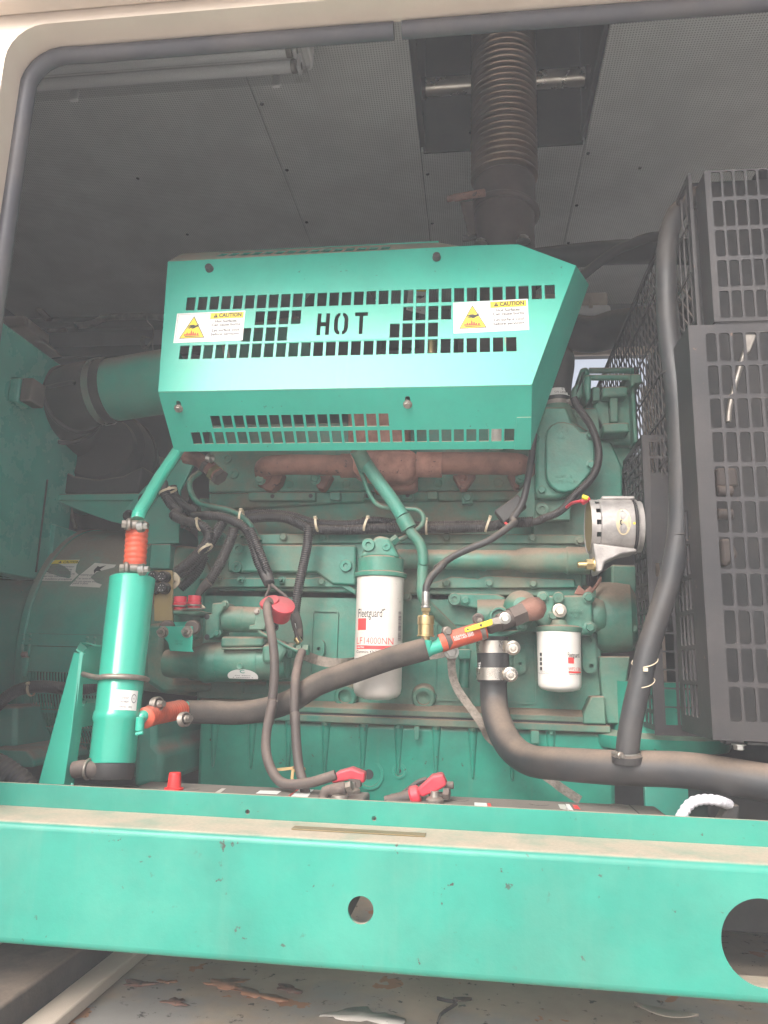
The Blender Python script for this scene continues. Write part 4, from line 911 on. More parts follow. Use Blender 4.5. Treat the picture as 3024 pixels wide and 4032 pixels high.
# ================================================================ coolant filter (small, white)
WY = 1.89
wc_ = q('B4', 1148, 850, WY); wr = mm('B4', 184, WY)
def wz(v): return q('B4', 1148, v, WY-wr).z
wf = thing('coolant_filter', 'small white spin-on coolant filter beside the large filter', 'filter', (wc_.x, WY, wz(1210)))
ob('can', lathe([(0,wz(1212)),(wr*.6,wz(1200)),(wr*.9,wz(1180)),(wr*.985,wz(1155)),(wr,wz(1120)),(wr*1.02,wz(675)),(wr*1.03,wz(655)),(0,wz(650))], (wc_.x, WY, 0), (0,0,1), 48), 'filtw', wf, 40)
sW = -atan2(wc_.x, WY)*1.0
def wtext(s, u0, u1, v_base, v_top, m, bold=0., sk=0.):
    k_ = mm('B4', 1, WY-wr*.7); x0, x1 = (u0-1148)*k_, (u1-1148)*k_; z0 = wz(v_base); VF = fit_text(s, x1-x0, wz(v_top)-z0, bold)
    return ob('lettering', onto(wc_, wr*1.012, sW, ([Vector((p.x+x0, p.y+z0, 0)) for p in VF[0]], VF[1])), m, wf)
def wrect(name, u0, u1, v0, v1, m):
    k_ = mm('B4', 1, WY-wr*.7); return ob(name, onto(wc_, wr*1.012, sW, gridrect((u0-1148)*k_, (u1-1148)*k_, wz(v1), wz(v0), 8)), m, wf)
wtext('Fleetguard', 1220, 1318, 886, 842, 'ink', .008); wtext('WF2126', 1222, 1328, 1004, 976, 'pinkink', .004); wtext('Cummins 490749', 1226, 1328, 1044, 1034, 'ink')
wrect('red_square', 1222, 1271, 888, 942, 'redink'); wrect('red_bar', 1224, 1328, 1012, 1028, 'redink')
for v in (850, 895, 935, 980):
    wrect('pictogram', 985, 1003, v, v+30, 'ink'); wrect('pictogram', 990, 1000, v+5, v+24, 'filtw') if False else None
wtext('Oil/Ground', 985, 1030, 1022, 1013, 'inkgrey'); wtext('Equipment and/or Pending', 972, 1066, 1040, 1030, 'inkgrey')

# ================================================================ charging alternator
AY = 1.74
al = thing('alternator', 'silver cast alternator with oval plate on the engine front', 'alternator', q('C5', 1150, 2000, AY))
ax0 = q('B2', 70, 1500, AY); ax1 = q('B2', 515, 1500, AY); azc = q('B2', 280, 1500, AY-.06).z; ar = .064
Lx = ax1.x-ax0.x; aO = Vector((ax0.x, AY, azc))
def arr(u): return q('B2', u, 1500, AY-ar).x-ax0.x
# body with real vent windows: lathe in strips
def ring(r, x0, x1, m, name, a0=0, a1=2*pi, bev=0): return ob(name, lathe([(r-.006,x0),(r-.0015,x0),(r,x0+.0015),(r,x1-.0015),(r-.0015,x1),(r-.006,x1)], aO, (1,0,0), 48, a0, a1, ref=(0,-1,0)), m, al, 35)
xe = arr(470)
ring(ar, arr(160), xe, 'alu', 'body'); ring(ar*.97, xe+.002, xe+.006, 'dark', 'seam'); ring(ar*1.0, xe+.008, arr(515), 'alu', 'drive_end')
ring(ar*.985, 0, arr(78), 'alu', 'rear_ring')
for i in range(14):
    a = 2*pi*i/14+.10; ring(ar*.985, arr(78), arr(160), 'alu', 'vent_bar', a, a+2*pi/14*.62)
ob('core', cyl(aO+Vector((.01,0,0)), aO+Vector((Lx-.006,0,0)), ar*.86, None, 32), 'dark', al, 40)
ob('rear_cap', lathe([(0,-.004),(ar*.9,-.004),(ar*.97,.0),(ar*.97,.004),(0,.004)], aO+Vector((-.004,0,0)), (1,0,0), 40), 'tan', al, 35)
ob('drive_cap', cyl(aO+Vector((arr(515),0,0)), aO+Vector((arr(515)+.01,0,0)), ar*.93, None, 40), 'alu', al, 35)
po = [(arr(355)+.0155*cos(t)*1.05, .0305*sin(t)) for t in [2*pi*i/36 for i in range(36)]]
def alw(x, h_, off): 
    a = h_/ar; return Vector((aO.x+x, AY-(ar+off)*cos(a), azc+(ar+off)*sin(a)))
pl = ob('name_plate', ([alw(arr(355), 0, .0006)]+[alw(x, h_, .0006) for x, h_ in po], [[0, 1+i, 1+(i+1) % 36] for i in range(36)]), 'plateink', al)
def alt_text(s, xo, y0, y1, hgt, m='ink'):
    VF = fit_text(s, y1-y0, hgt)           # runs upwards
    ob('lettering', ([alw(arr(355)+xo-p.y, y0+p.x, .0010) for p in VF[0]], VF[1]), m, pl)
alt_text('Made for Cummins Engine Co.', -.0035, -.020, .017, .0022, 'inkgrey'); alt_text('P/N', .002, -.020, -.016, .002, 'inkgrey'); alt_text('VOLTS', .0055, -.018, -.011, .002, 'inkgrey'); alt_text('Assembled in Mexico', .0125, -.012, .015, .002, 'inkgrey')
cg = [(-.010,-.004),(-.010,.004),(-.008,.0055),(-.005,.0055),(-.005,.003),(-.0075,.003),(-.0075,-.003),(-.005,-.003),(-.005,-.0055),(-.008,-.0055)]
ob('emblem', ([alw(arr(355)+x+.002, y-.002, .0011) for x, y in cg], [list(range(10))[::-1]]), 'ink', pl)
ob('paint_dot', lathe([(0,0),(.003,0),(.0028,.0006),(0,.0006)], alw(arr(453), -.004, .0004), FRONT, 14), 'yellow', al)
bolt(al, alw(arr(350), .026, .0005), FRONT, .0022, 'screw', 'steel', 'rivet')
ob('top_lug', box(aO.x+arr(190), aO.x+arr(500), AY-.03, AY+.03, azc+ar*.9, azc+ar*1.05), 'alu', al, bev=.004)
ob('foot', slab('B2', [(80,1690),(470,1740),(480,1770),(340,1790),(190,1860),(165,1950),(115,1955),(100,1830)], AY-.05, AY+.03), 'alu', al, 40, bev=.004)
ob('foot_bolt', join(rod(q('B3',-60,55,AY-.03), q('B3',100,50,AY-.03), .0075, 14), lathe([(0,0),(.013,0),(.013,.016),(0,.016)], q('B3',20,52,AY-.03), (1,0,0), 6), lathe([(0,0),(.016,0),(.016,.004),(0,.004)], q('B3',78,52,AY-.03), (1,0,0), 20)), 'brass', al, 35)
lead = thing('alternator_lead', 'red and yellow lead plugged into the alternator', 'cable', q('C5', 640, 1780, 1.84))
ob('red_wire', tube(path('C5', 1.74, [(640,1790,1.84),(700,1745,1.80),(780,1725,1.75),(860,1715)]), .004, 10), 'redpl', lead, 50)
ob('boot', rod(q('C5',800,1740,1.72), q('C5',885,1690,1.72), .0075, 14), 'redpl', lead, 50)
ob('yellow_sleeve', rod(q('C5',808,1672,1.70), q('C5',870,1695,1.70), .0055, 12), 'yellow', lead, 50)
bf = tag(ob('bark_scrap', slab('B4', [(1285,318),(1330,235),(1380,290),(1430,240),(1450,270),(1530,150),(1535,200),(1450,310),(1380,330)], 1.93, 1.942), 'rust', bev=.002), 'torn rusty orange flap behind the alternator foot', 'flap')

# ================================================================ starter motor
sm = thing('starter_motor', 'green starter motor with solenoid on the lower left of the engine', 'starter motor', q('B6', 1000, 1570, 1.86))
SY = 1.865
def sb(name, VF, m='casting', s=35, bev=0., parent=sm): return ob(name, VF, m, parent, s, bev=bev)
s0 = q('B6', 835, 1390, SY); s1 = q('B6', 1450, 1375, SY); sr = mm('B6', 172, SY)
Ls = (s1-s0).length
sb('motor_body', lathe([(0,0),(sr,0),(sr,Ls*.90),(sr*.97,Ls*.93),(sr*.93,Ls),(0,Ls)], s0, s1-s0, 44))
sb('field_band', lathe([(sr+.0012,0),(sr+.0022,.001),(sr+.0022,Ls*.60),(sr+.0012,Ls*.605)], s0+(s1-s0)*.01, s1-s0, 44))
n0 = q('B6', 690, 1400, SY); sb('drive_flange', lathe([(0,0),(sr*1.02,0),(sr*1.06,.006),(sr*1.06,.030),(sr*1.0,.055),(sr*1.0,(s0-n0).length-.001),(0,(s0-n0).length-.001)], n0, s0-n0, 44))
n1 = q('B6', 420, 1400, SY); sb('nose', lathe([(0,-.02),(sr*.7,-.02),(sr*.80,.01),(sr*.80,(n0-n1).length*.5),(sr*.95,(n0-n1).length),(0,(n0-n1).length)], n1, n0-n1, 40))
sb('top_pad', slab('B6', [(845,1160),(1230,1160),(1225,1250),(840,1262)], SY-.045, SY+.03), 'engine', 40, .006)
sb('side_strip', slab('B6', [(850,1262),(1215,1258),(1215,1272),(850,1278)], SY-.063, SY-.04), 'engine', 40, .001)
sb('end_block', slab('B6', [(1215,1240),(1400,1190),(1440,1250),(1440,1290),(1380,1400),(1215,1400)], SY-.062, SY-.02), 'casting', 40, .008)
bolt(sm, q('B6',1017,1428,SY-sr-.001), FRONT, .0085, 'disc', 'casting', 'screw')
VF = flat(circ(0, 0, .014, 20, 0, 190), 0)
pc = q('B6', 1040, 1520, SY-sr*.9)
lab = [(mm('B6',140,SY)*cos(radians(a)), mm('B6',62,SY)*max(-.35, sin(radians(a)))) for a in range(-20, 201, 10)]
V2 = [Vector((pc.x+x, SY-(sr+.003)*cos(asin(min(.98, max(-.98, (pc.z+y-s0.z)/(sr+.003))))), pc.z+y)) for x, y in lab]
lbp = sb('name_plate', (V2, [list(range(len(V2)))]), 'label', 60)
for s_, dx, dz, w_, h_, mt_ in (('C', -.006, .008, .012, .008, 'redink'), ('--- -----', -.02, -.0005, .04, .003, 'ink'), ('- -------- -', -.026, -.0055, .052, .0032, 'inkgrey'), ('---- - -----', -.024, -.0095, .048, .0025, 'inkgrey')):
    VF = fit_text(s_, w_, h_, .02 if s_ == 'C' else 0)
    ob('lettering', ([Vector((pc.x+dx+p.x, SY-(sr+.0038)*cos(asin(min(.98, max(-.98, (pc.z+dz+p.y-s0.z)/(sr+.0038))))), pc.z+dz+p.y)) for p in VF[0]], VF[1]), M['inkgrey'] if s_ != 'C' else M['cabinet'], lbp)
t0 = q('B6',1450,1290,SY-.03); t1 = q('B6',1640,1280,SY-.03)
sb('terminal_stud', join(rod(t0, t0.lerp(t1,.35), .020, 18), rod(t0.lerp(t1,.3), t1, .0075, 12), lathe([(0,0),(.014,0),(.014,.012),(0,.012)], t0.lerp(t1,.45), t1-t0, 6), lathe([(0,0),(.014,0),(.014,.014),(0,.014)], t0.lerp(t1,.75), t1-t0, 6)), 'casting', 35)
# solenoid
o0 = q('B6', 810, 1000, SY-.01); o1 = q('B6', 1240, 1010, SY-.01); so = mm('B6', 118, SY)
Lo = (o1-o0).length
sb('solenoid', lathe([(0,0),(so*.98,0),(so,.004),(so,Lo*.58),(so*.985,Lo*.585),(so*.985,Lo*.97),(so*.9,Lo),(0,Lo)], o0, o1-o0, 36))
sb('solenoid_flange', slab('B6', [(695,960),(760,955),(765,860),(880,850),(880,900),(830,960),(830,1130),(760,1185),(695,1180)], SY-.055, SY+.03), 'casting', 40, .004)
for u, v in ((722,982),(722,1165)): ob('flange_hole', lathe([(0,.0006),(.007,.0006),(.007,0),(0,0)], q('B6',u,v,SY-.0555), FRONT, 14), 'dark', sm, 40)
for u, v in ((885,868),(815,1130)): bolt(sm, q('B6',u,v,SY-.05), FRONT, .0075, 'hex', 'casting')
sb('solenoid_end', rod(q('B6',1240,1010,SY-.01), q('B6',1330,1015,SY-.01), so*.72, 24), 'casting')
sb('contact_block', slab('B6', [(1150,915),(1245,905),(1245,980),(1390,990),(1390,1020),(1260,1030),(1240,1100),(1100,1100),(1100,1060),(1150,1050)], SY-.075, SY-.04), 'casting', 40, .003)
bolt(sm, q('B6',1172,935,SY-.075), FRONT, .006, 'hex', 'dirtysteel')
for u in (1245, 1335):
    sb('contact_stud', lathe([(0,0),(.010,0),(.010,.012),(.006,.013),(.006,.03),(0,.031)], q('B6',u,1075,SY-.04), FRONT, 14), 'rubber')
# relay and its bracket
sb('relay', join(rod(q('B6',545,1190,SY-.04), q('B6',545,930,SY-.04), mm('B6',115,SY), 28)), 'casting', 40)
sb('relay_lid', slab('B6', [(405,930),(425,920),(640,920),(655,935),(620,962),(420,962)], SY-.105, SY+.03), 'casting', 40, .004)
sb('relay_bracket', slab('B6', [(290,1075),(300,1068),(590,1068),(592,1090),(585,1270),(600,1300),(385,1290),(370,1215),(330,1170),(290,1150)], SY-.125, SY-.120), 'green', 40, .001)
sb('relay_bracket_back', slab('B6', [(330,1035),(620,1018),(640,1040),(590,1100),(330,1100)], SY-.075, SY-.07), 'green', 40, .001)
for u in (365, 595): sb('rubber_mount', rod(q('B6',u-10,1080,SY-.118), q('B6',u+10,1075,SY-.06), .018, 20), 'cable', 40)
for u, v in ((325,1122),(545,1118)): bolt(sm, q('B6',u,v,SY-.125), FRONT, .0105, 'stud', 'dirtysteel')
emboss('B6', 432, 1208, '3687463', 75, 18, SY-.1255, sm, 'green', .0005); emboss('B6', 440, 1235, 'MP USA', 66, 18, SY-.1255, sm, 'green', .0005)
for u, v in ((478,870),(602,862)):
    rc = ob('terminal_cap', lathe([(0,.034),(.015,.033),(.0165,.030),(.016,.018),(.018,.016),(.018,.012),(.0155,.010),(.016,0),(0,0)], q('B6', u, v+48, SY-.07), (.02 if u > 500 else -.03,-.05,1), 24), 'redpl', sm, 40)
    rc['label'] = 'red rubber terminal cap'
    ob('band', torus(q('B6', u, v+15, SY-.07), (.02,-.05,1), .0185, .0022, 24, 8), 'dirtysteel', rc, 60)
sb('terminal_bar', strap(path('B6', SY-.11, [(495,915),(560,905),(620,908),(705,905)]), .012, .002, (0,1,.2)), 'dirtysteel', 40)
# big red boots on the solenoid
rbt = thing('terminal_boot', 'double red rubber boot on the end of the solenoid', 'boot', q('B6', 1360, 960, SY-.06))
for a_, b_, r in (((1335,975),(1285,815),.022), ((1370,990),(1425,850),.027)):
    p0 = q('B6',*a_,SY-.075); p1 = q('B6',*b_,SY-.095); h = (p1-p0).length
    ob('boot', lathe([(0,0),(r*.9,0),(r,.006),(r*.95,h*.6),(r*1.12,h*.75),(r*1.12,h*.95),(r*.95,h),(0,h)], p0, p1-p0+Vector((0,-.012,0)), 28), 'redpl', rbt, 45)

# ================================================================ generator (left)
gn = thing('generator', 'round green generator body with dusty top at the left edge', 'generator', q('d', 100, 1640, 2.2))
gc = q('d', 160, 1400, 2.2); GY = 2.24; gz = gc.z+.0
gx1 = q('d', 36, 1400, GY-.37).x; gR = .37; gr = .335
Xr = gx1; Xe = q('B7', 1080, 700, 1.90).x
ob('stator_housing', lathe([(0,-1.2),(gr,-1.2),(gr,-.02),(gr-.004,-.001),(0,-.001)], (Xr, GY, gz), (1,0,0), 96), 'gen', gn, 40)
# adapter bell: upper skin with label, latch door and slotted vents
W = Xe-Xr
ob('adapter_ring', lathe([(gr+.001,0),(gR+.003,0),(gR+.006,.003),(gR+.006,.018),(gR+.003,.021),(gr+.001,.021)], (Xr, GY, gz), (1,0,0), 96), 'gen', gn, 35)
def gpt(x, a, r): return Vector((x, GY-r*cos(a), gz+r*sin(a)))
def gang(v, r=gR): # angle whose front projection falls on pixel row v (B7) at middle of bell
    best = None
    for i in range(-170, 171):
        a = radians(i*.5); p = gpt(Xr+W*.35, a, r); d = p-CAM; t = d.dot(fw); y = 2016-F*d.dot(up)/t; y = (y-2000)/ZN['B7'][2]
        if best is None or abs(y-v) < best[0]: best = (abs(y-v), a)
    return best[1]
def skin(name, x0, x1, a0, a1, r, t=.004, n=24, m='gen', parent=gn):
    V, Fc = [], []
    for i in range(n+1):
        a = a0+(a1-a0)*i/n
        for x, rr in ((x0,r),(x1,r),(x1,r-t),(x0,r-t)): V.append(gpt(x, a, rr))
    for i in range(n):
        for j in range(4): Fc.append([4*i+j, 4*i+(j+1) % 4, 4*i+4+(j+1) % 4, 4*i+4+j])
    Fc += [[3,2,1,0], [4*n,4*n+1,4*n+2,4*n+3]]
    return ob(name, (V, Fc), m, parent, 35)
aH, aB = gang(1090), gang(1200)
skin('cover_skin', Xr+.022, Xe, aH, radians(120), gR, n=40)
dr = skin('door_rim', Xr+.022, Xe, aB, aH-.004, gR+.004, n=8)
aV = gang(1430)
skin('vent_door', Xr+.022, Xe, aV, aB-.004, gR, n=16)
aE = gang(2150)
# slotted vent: real bars
nb = 26; ab0 = aV-.004
for j in range(5):
    a1_ = ab0-(ab0-aE)*(j/5)-.012; a0_ = ab0-(ab0-aE)*((j+1)/5)+.012
    for i in range(nb):
        x = Xr+.04+(W-.05)*i/nb; skin('vent_bar', x, x+(W-.05)/nb*.42, a0_-.013, a1_+.013, gR, .004, 4)
    skin('vent_band', Xr+.022, Xe, a0_-.024, a0_-.0, gR+.0008, .005, 2)
skin('vent_edge', Xr+.022, Xr+.038, aE-.3, ab0, gR+.001, .005, 14)
ob('rotor_dark', cyl((Xr+.02, GY, gz), (Xe, GY, gz), gR-.06, None, 64), 'dark', gn, 40)
skin('lower_skin', Xr+.022, Xe, radians(-100), aE-.01, gR, n=20)
ob('end_flange', lathe([(gR-.06,0),(gR+.012,0),(gR+.012,.02),(gR-.06,.02)], (Xe+.001, GY, gz), (1,0,0), 80), 'gen', gn, 35)
# rivets and latch
for u, v in ((207,1115),(267,1115),(207,1160),(267,1160),(765,1125),(830,1125),(765,1165),(830,1165)):
    x = q('B7', u, v, GY-gR).x; bolt(gn, gpt(x, gang(v), gR+.004), gpt(x, gang(v), gR+1)-gpt(x, gang(v), gR), .0045, 'screw', 'gen', 'rivet')
lt_ = thing('latch', 'green toggle latch on the generator cover', 'latch', q('B7', 215, 1470, GY-gR))
ob('hook', tube([q('B7',195,1190,1.86), q('B7',190,1240,1.855), q('B7',195,1290,1.85), q('B7',235,1295,1.85), q('B7',250,1240,1.855), q('B7',255,1190,1.86)], .004, 8), 'gen', lt_, 50)
ob('lever', slab('B7', [(180,1295),(238,1290),(240,1350),(215,1470),(175,1470)], 1.845, 1.857), 'gen', lt_, bev=.004)
ob('pin', rod(q('B7',190,1275,1.84), q('B7',235,1275,1.84), .007, 12), 'dirtysteel', lt_, 40)
bolt(gn, Vector((q('B7',200,745,1.95).x, 1.95, q('B7',200,745,1.95).z)), (-.8,-.6,0), .013, 'screw', 'gen', 'knob')
# torn caution stickers on the generator
def gquad(name, pts, m, off, parent=gn):
    top = [gpt(q('B7',u,v,1.93).x, gang(v), gR+off) for u, v in pts]
    return ob(name, (top, [list(range(len(top)))]), m, parent)
def gtext(s, u0, u1, v0, v1, m, off, parent, bd=0.):
    VF = fit_text(s, 1, 1, bd); a0, a1 = gang(v0), gang(v1); xa_, xb_ = q('B7',u0,v0,1.93).x, q('B7',u1,v0,1.93).x; sh_ = (q('B7', 345, 640, 1.93).x-q('B7', 420, 455, 1.93).x)
    ob('lettering', ([gpt(xa_+(xb_-xa_)*p.x, a0+(a1-a0)*p.y, gR+off) for p in VF[0]], VF[1]), m, parent)
lab1 = gquad('caution_label', [(320,637),(350,580),(395,470),(415,455),(645,452),(640,500),(655,560),(690,580),(650,640)], 'filt', .0008); lab1['label'] = 'torn dusty caution sticker about lifting'
gquad('yellow_strip', [(412,495),(430,460),(640,455),(640,488)], 'yellow', .0012, lab1)
gtext('CAUTION', 512, 650, 486, 462, 'ink', .0016, lab1, .02); gquad('alert_mark', [(470,486),(500,486),(487,462)], 'ink', .0016, lab1)
for s_, a_, b_, v in (('Do not use generator', 398, 628, 522), ('for towing or lifting.', 390, 622, 542), ('Will cause damage to unit.', 375, 625, 562), ('Can cause personal injury.', 365, 660, 583), ('See service manual for', 350, 605, 606), ('proper installation procedures', 335, 650, 630)):
    gtext(s_, a_, b_, v, v-15, 'inkgrey', .0014, lab1, .01)
gquad('tear_patch', [(415,525),(440,508),(465,515),(482,545),(515,585),(500,592),(470,578),(440,558)], 'gen', .0019, lab1)
lab2 = gquad('rotating_parts_label', [(645,683),(700,590),(790,480),(985,490),(908,690)], 'filt', .0009); lab2['label'] = 'worn rotating parts sticker'
for s_, a_, b_, v in (('Rotating parts.', 700, 840, 590), ('Can cause severe injury.', 690, 915, 618), ('Do not operate without', 675, 900, 645), ('guards in place.', 665, 800, 662)): gtext(s_, a_, b_, v, v-14, 'inkgrey', .0014, lab2, .01)
gquad('hand_mark', [(810,545),(830,505),(850,515),(900,500),(860,535),(880,548),(835,550),(825,570)], 'ink', .0014, lab2)
ob('foot', slab('B7', [(-100,1720),(140,1720),(130,2120),(110,2250),(-100,2250)], 1.80, 2.1), 'gen', gn, bev=.01)
ob('foot_plate', slab('B7', [(-100,2090),(230,2100),(300,2190),(300,2260),(-100,2260)], 1.74, 2.3), 'gen', gn, bev=.006)

# ================================================================ cabinet at the far left
XC = -1.215
cb_ = thing('control_cabinet', 'tall green sheet metal cabinet at the left edge, above the generator', 'cabinet', (XC-.3, 2.0, 1.25))
zc = PX(*src('d', 60, 735), XC).z; zc0 = gz+gr*.9
ye = PX(*src('d', 178, 900), XC).y
ob('body', box(XC-.6, XC, 1.5, ye, zc0-.12, zc), 'cabinet', cb_, bev=.004)
y1_ = PX(*src('d', 118, 900), XC).y
ob('seam', box(XC+.0005, XC+.003, y1_-.003, y1_+.003, zc0-.1, zc-.35), 'dark', cb_)
ob('side_panel', box(XC-.01, XC+.012, y1_+.05, ye+.32, zc0-.1, zc-.47), 'cabinet', cb_, bev=.003)
pk = PX(*src('B8', 130, 830), XC)
ob('rubber_block', box(XC+.001, XC+.032, pk.y-.035, pk.y+.03, pk.z-.035, pk.z+.033), 'cabinet', cb_, bev=.006)
ob('rubber_block_pad', box(XC+.034, XC+.066, pk.y-.033, pk.y+.028, pk.z-.033, pk.z+.031), 'cable', cb_, bev=.004)
for u, v in ((612,1825),(655,1860)): bolt(cb_, q('B8',u,v,2.5), (.8,-.6,0), .009, 'hex', 'dark')
jb = thing('junction_box', 'beige junction box on the wall above the cabinet', 'box', q('B8', 150, 400, 3.4))
ob('case', slab('B8', [(5,195),(190,185),(235,220),(230,290),(240,300),(350,405),(200,420),(0,240)], 3.3, 3.5), 'beige', jb, bev=.012)
ob('lid', slab('B8', [(20,205),(180,198),(205,215),(200,270),(60,280)], 3.28, 3.3), 'beige', jb, bev=.006)
cdt = thing('cable_conduit', 'grey flexible cable conduit along the rear wall', 'conduit', q('B8', 450, 250, 3.55))
ob('run', tube(path('B8', 3.55, [(-60,-120),(150,-40),(250,40),(320,140),(400,225)]), .018, 10, .02), 'dirtysteel', cdt, 50)
ob('tee', slab('B8', [(240,250),(380,230),(470,225),(610,250),(610,290),(480,290),(400,285),(240,300)], 3.5, 3.55), 'dark', cdt, bev=.01)
ob('tee_cover', slab('B8', [(370,292),(540,292),(548,318),(380,322)], 3.48, 3.5), 'dirtysteel', cdt, bev=.008)
ob('run', tube(path('B8', 3.55, [(610,272),(700,268),(780,245),(850,212),(1000,202),(1200,198),(1400,215)]), .018, 10, .02), 'dirtysteel', cdt, 50)
sw = thing('spare_wire', 'loose coil of thin pale wire hanging left of the heat shield', 'wire', q('B8', 1200, 460, 3.5))
ob('coil', join(*[tube(path('B8', 3.5, [(1245,380),(1160+6*i,360+5*i),(1150+12*i,430+4*i),(1180+10*i,460),(1245,385)]), .0022, 6, .01) for i in range(4)]), 'dirtysteel', sw, 60)
sw.children[0]['kind'] = 'stuff'
ob('lead', tube(path('B8', 3.5, [(1200,195),(1205,240),(1255,300),(1245,385),(1250,470)]), .003, 6, .01), 'dirtysteel', sw, 60)

# ================================================================ air intake
ai = thing('air_intake', 'black rubber intake elbow joined to a green pipe at the left of the shield', 'intake', q('B8', 700, 1300, 1.95))
i0 = q('B8', 860, 810, 1.92); i1 = q('B8', 1450, 715, 1.90); ir = mm('B8', 285, 1.92)
ob('green_pipe', lathe([(ir-.003,0),(ir,0),(ir,(i1-i0).length),(ir-.003,(i1-i0).length)], i0, i1-i0, 48), 'gen', ai, 40)
dI = (i0-i1).normalized()
clampband('band_clamp', ai, i0+dI*.006, dI, ir+.006, .020, 'band', (-.1,.3,1), .010, .03)
pth = [i0-dI*.03, i0+dI*.03, q('B8', 640, 860, 1.93), q('B8', 500, 960, 1.98), q('B8', 520, 1110, 2.06), q('B8', 640, 1200, 2.14)]
ob('elbow', tube(pth, ir, 48, .012, rf=lambda t: ir*(1.03+.10*min(1, max(0, t-.15)*2.5))), 'elbow', ai, 60)
for i, (t, w_) in enumerate(((.36, .006), (.55, .007))):
    c, _ = smooth_path(pth, .01); j = int(len(c)*t); ob('elbow_rib', torus(c[j], c[j+1]-c[j-1], ir*1.06+.012*i+.004, .007, 48, 8), 'elbow', ai, 60)
ob('elbow_seam', tube(path('B8', 1.80, [(270,850,1.95),(320,800,1.88),(440,765,1.83),(540,745,1.82),(590,735,1.82),(610,745,1.82)]), .006, 8, .008), 'elbow', ai, 60)
af = thing('air_cleaner', 'round black air cleaner under the intake elbow', 'air cleaner', q('B8', 780, 1640, 2.1))
ac = q('B8', 800, 1290, 2.12); fd = Vector((.25,-.95,.25)).normalized()
R_ = mm('B8', 480, 2.12)
ob('housing', lathe([(0,-.30),(R_,-.30),(R_,-.05),(R_*.97,-.02),(R_*.9,0),(R_*.86,.012),(R_*.72,.012),(R_*.66,.03),(0,.03)], ac, fd, 56), 'elbow', af, 40)
for i in range(3): ob('housing_rib', torus(ac-fd*(.05+.03*i), fd, R_*1.005, .006, 56, 8), 'elbow', af, 60)
ob('pale_body', lathe([(0,0),(R_*.93,0),(R_*.93,.2),(0,.2)], ac-fd*.50+Vector((.10,0,0)), fd, 48), 'band', af, 40)
ob('cradle', slab('B8', [(392,1395),(430,1450),(425,1645),(1130,1640),(1165,1420),(1000,1500),(800,1530),(600,1500)], 2.02, 2.2), 'elbow', af, bev=.01)
ab = thing('air_cleaner_bracket', 'dark green angled bracket carrying the air cleaner', 'bracket', q('B8', 900, 1900, 2.05))
ob('shelf', prism([q('B8',350,1650,1.99), q('B8',1130,1642,1.99), q('B8',1130,1700,1.99), q('B8',345,1700,1.99)], (0,.3,0)), 'gen', ab, bev=.003)
ob('web', slab('B8', [(460,1702),(1130,1702),(1280,1470),(1545,1330),(1590,1390),(1470,1620),(1460,2050),(1170,2060),(1170,1930),(900,1870),(640,1780)], 2.0, 2.012), 'gen', ab, bev=.002)
ob('gusset', slab('B8', [(985,1815),(1180,1590),(1330,1480),(1300,1640),(1100,1900)], 1.985, 1.999), 'gen', ab, bev=.002)
ob('leg', slab('B6', [(160,325),(395,325),(380,550),(155,545)], 2.0, 2.2), 'gen', ab, bev=.004)
for u, v in ((1175,1690),(1050,1825)): bolt(ab, q('B8',u,v,1.985), FRONT, .0125, 'hex', 'dark')
ob('stay', rod(q('B8',565,1745,2.1), q('B8',620,1930,2.1), .006, 10), 'dirtysteel', ab, 40)

# ================================================================ coolant heater
HB = q('B7', 985, 2250, 1.50); hb0 = q('C6', 815, 562, 1.5); ht0 = q('B7', 1155, 612, 1.55)
hd = (ht0-hb0).normalized(); hl2 = (ht0-hb0).length; hr_ = mm('C6', 166, 1.49)
he = thing('coolant_heater', 'glossy green upright heater tube with white rating label', 'heater', hb0)
ob('tank', lathe([(0,0),(hr_*.98,0),(hr_,.003),(hr_,hl2*.205),(hr_+.0025,hl2*.215),(hr_+.003,hl2*.235),(hr_+.0025,hl2*.255),(hr_,hl2*.265),(hr_*1.06,hl2-.008),(hr_*1.07,hl2-.003),(hr_*1.03,hl2),(hr_*.5,hl2+.004),(0,hl2+.004)], hb0, hd, 56), 'green', he, 35)
ob('base_cap', lathe([(0,-.032),(hr_*.9,-.032),(hr_*.97,-.026),(hr_*.97,-.001),(0,-.001)], hb0, hd, 40), 'rubber', he, 35)
ob('base_elbow', tube([hb0+hd*-.018, q('C6',700,620,1.47), q('C6',620,600,1.46), q('C6',540,610,1.46)], .0165, 20, .008), 'cable', he, 50)
ob('elbow_clip', torus(q('C6',640,605,1.46), (1,0,0), .018, .003, 24, 8), 'dirtysteel', he, 50)
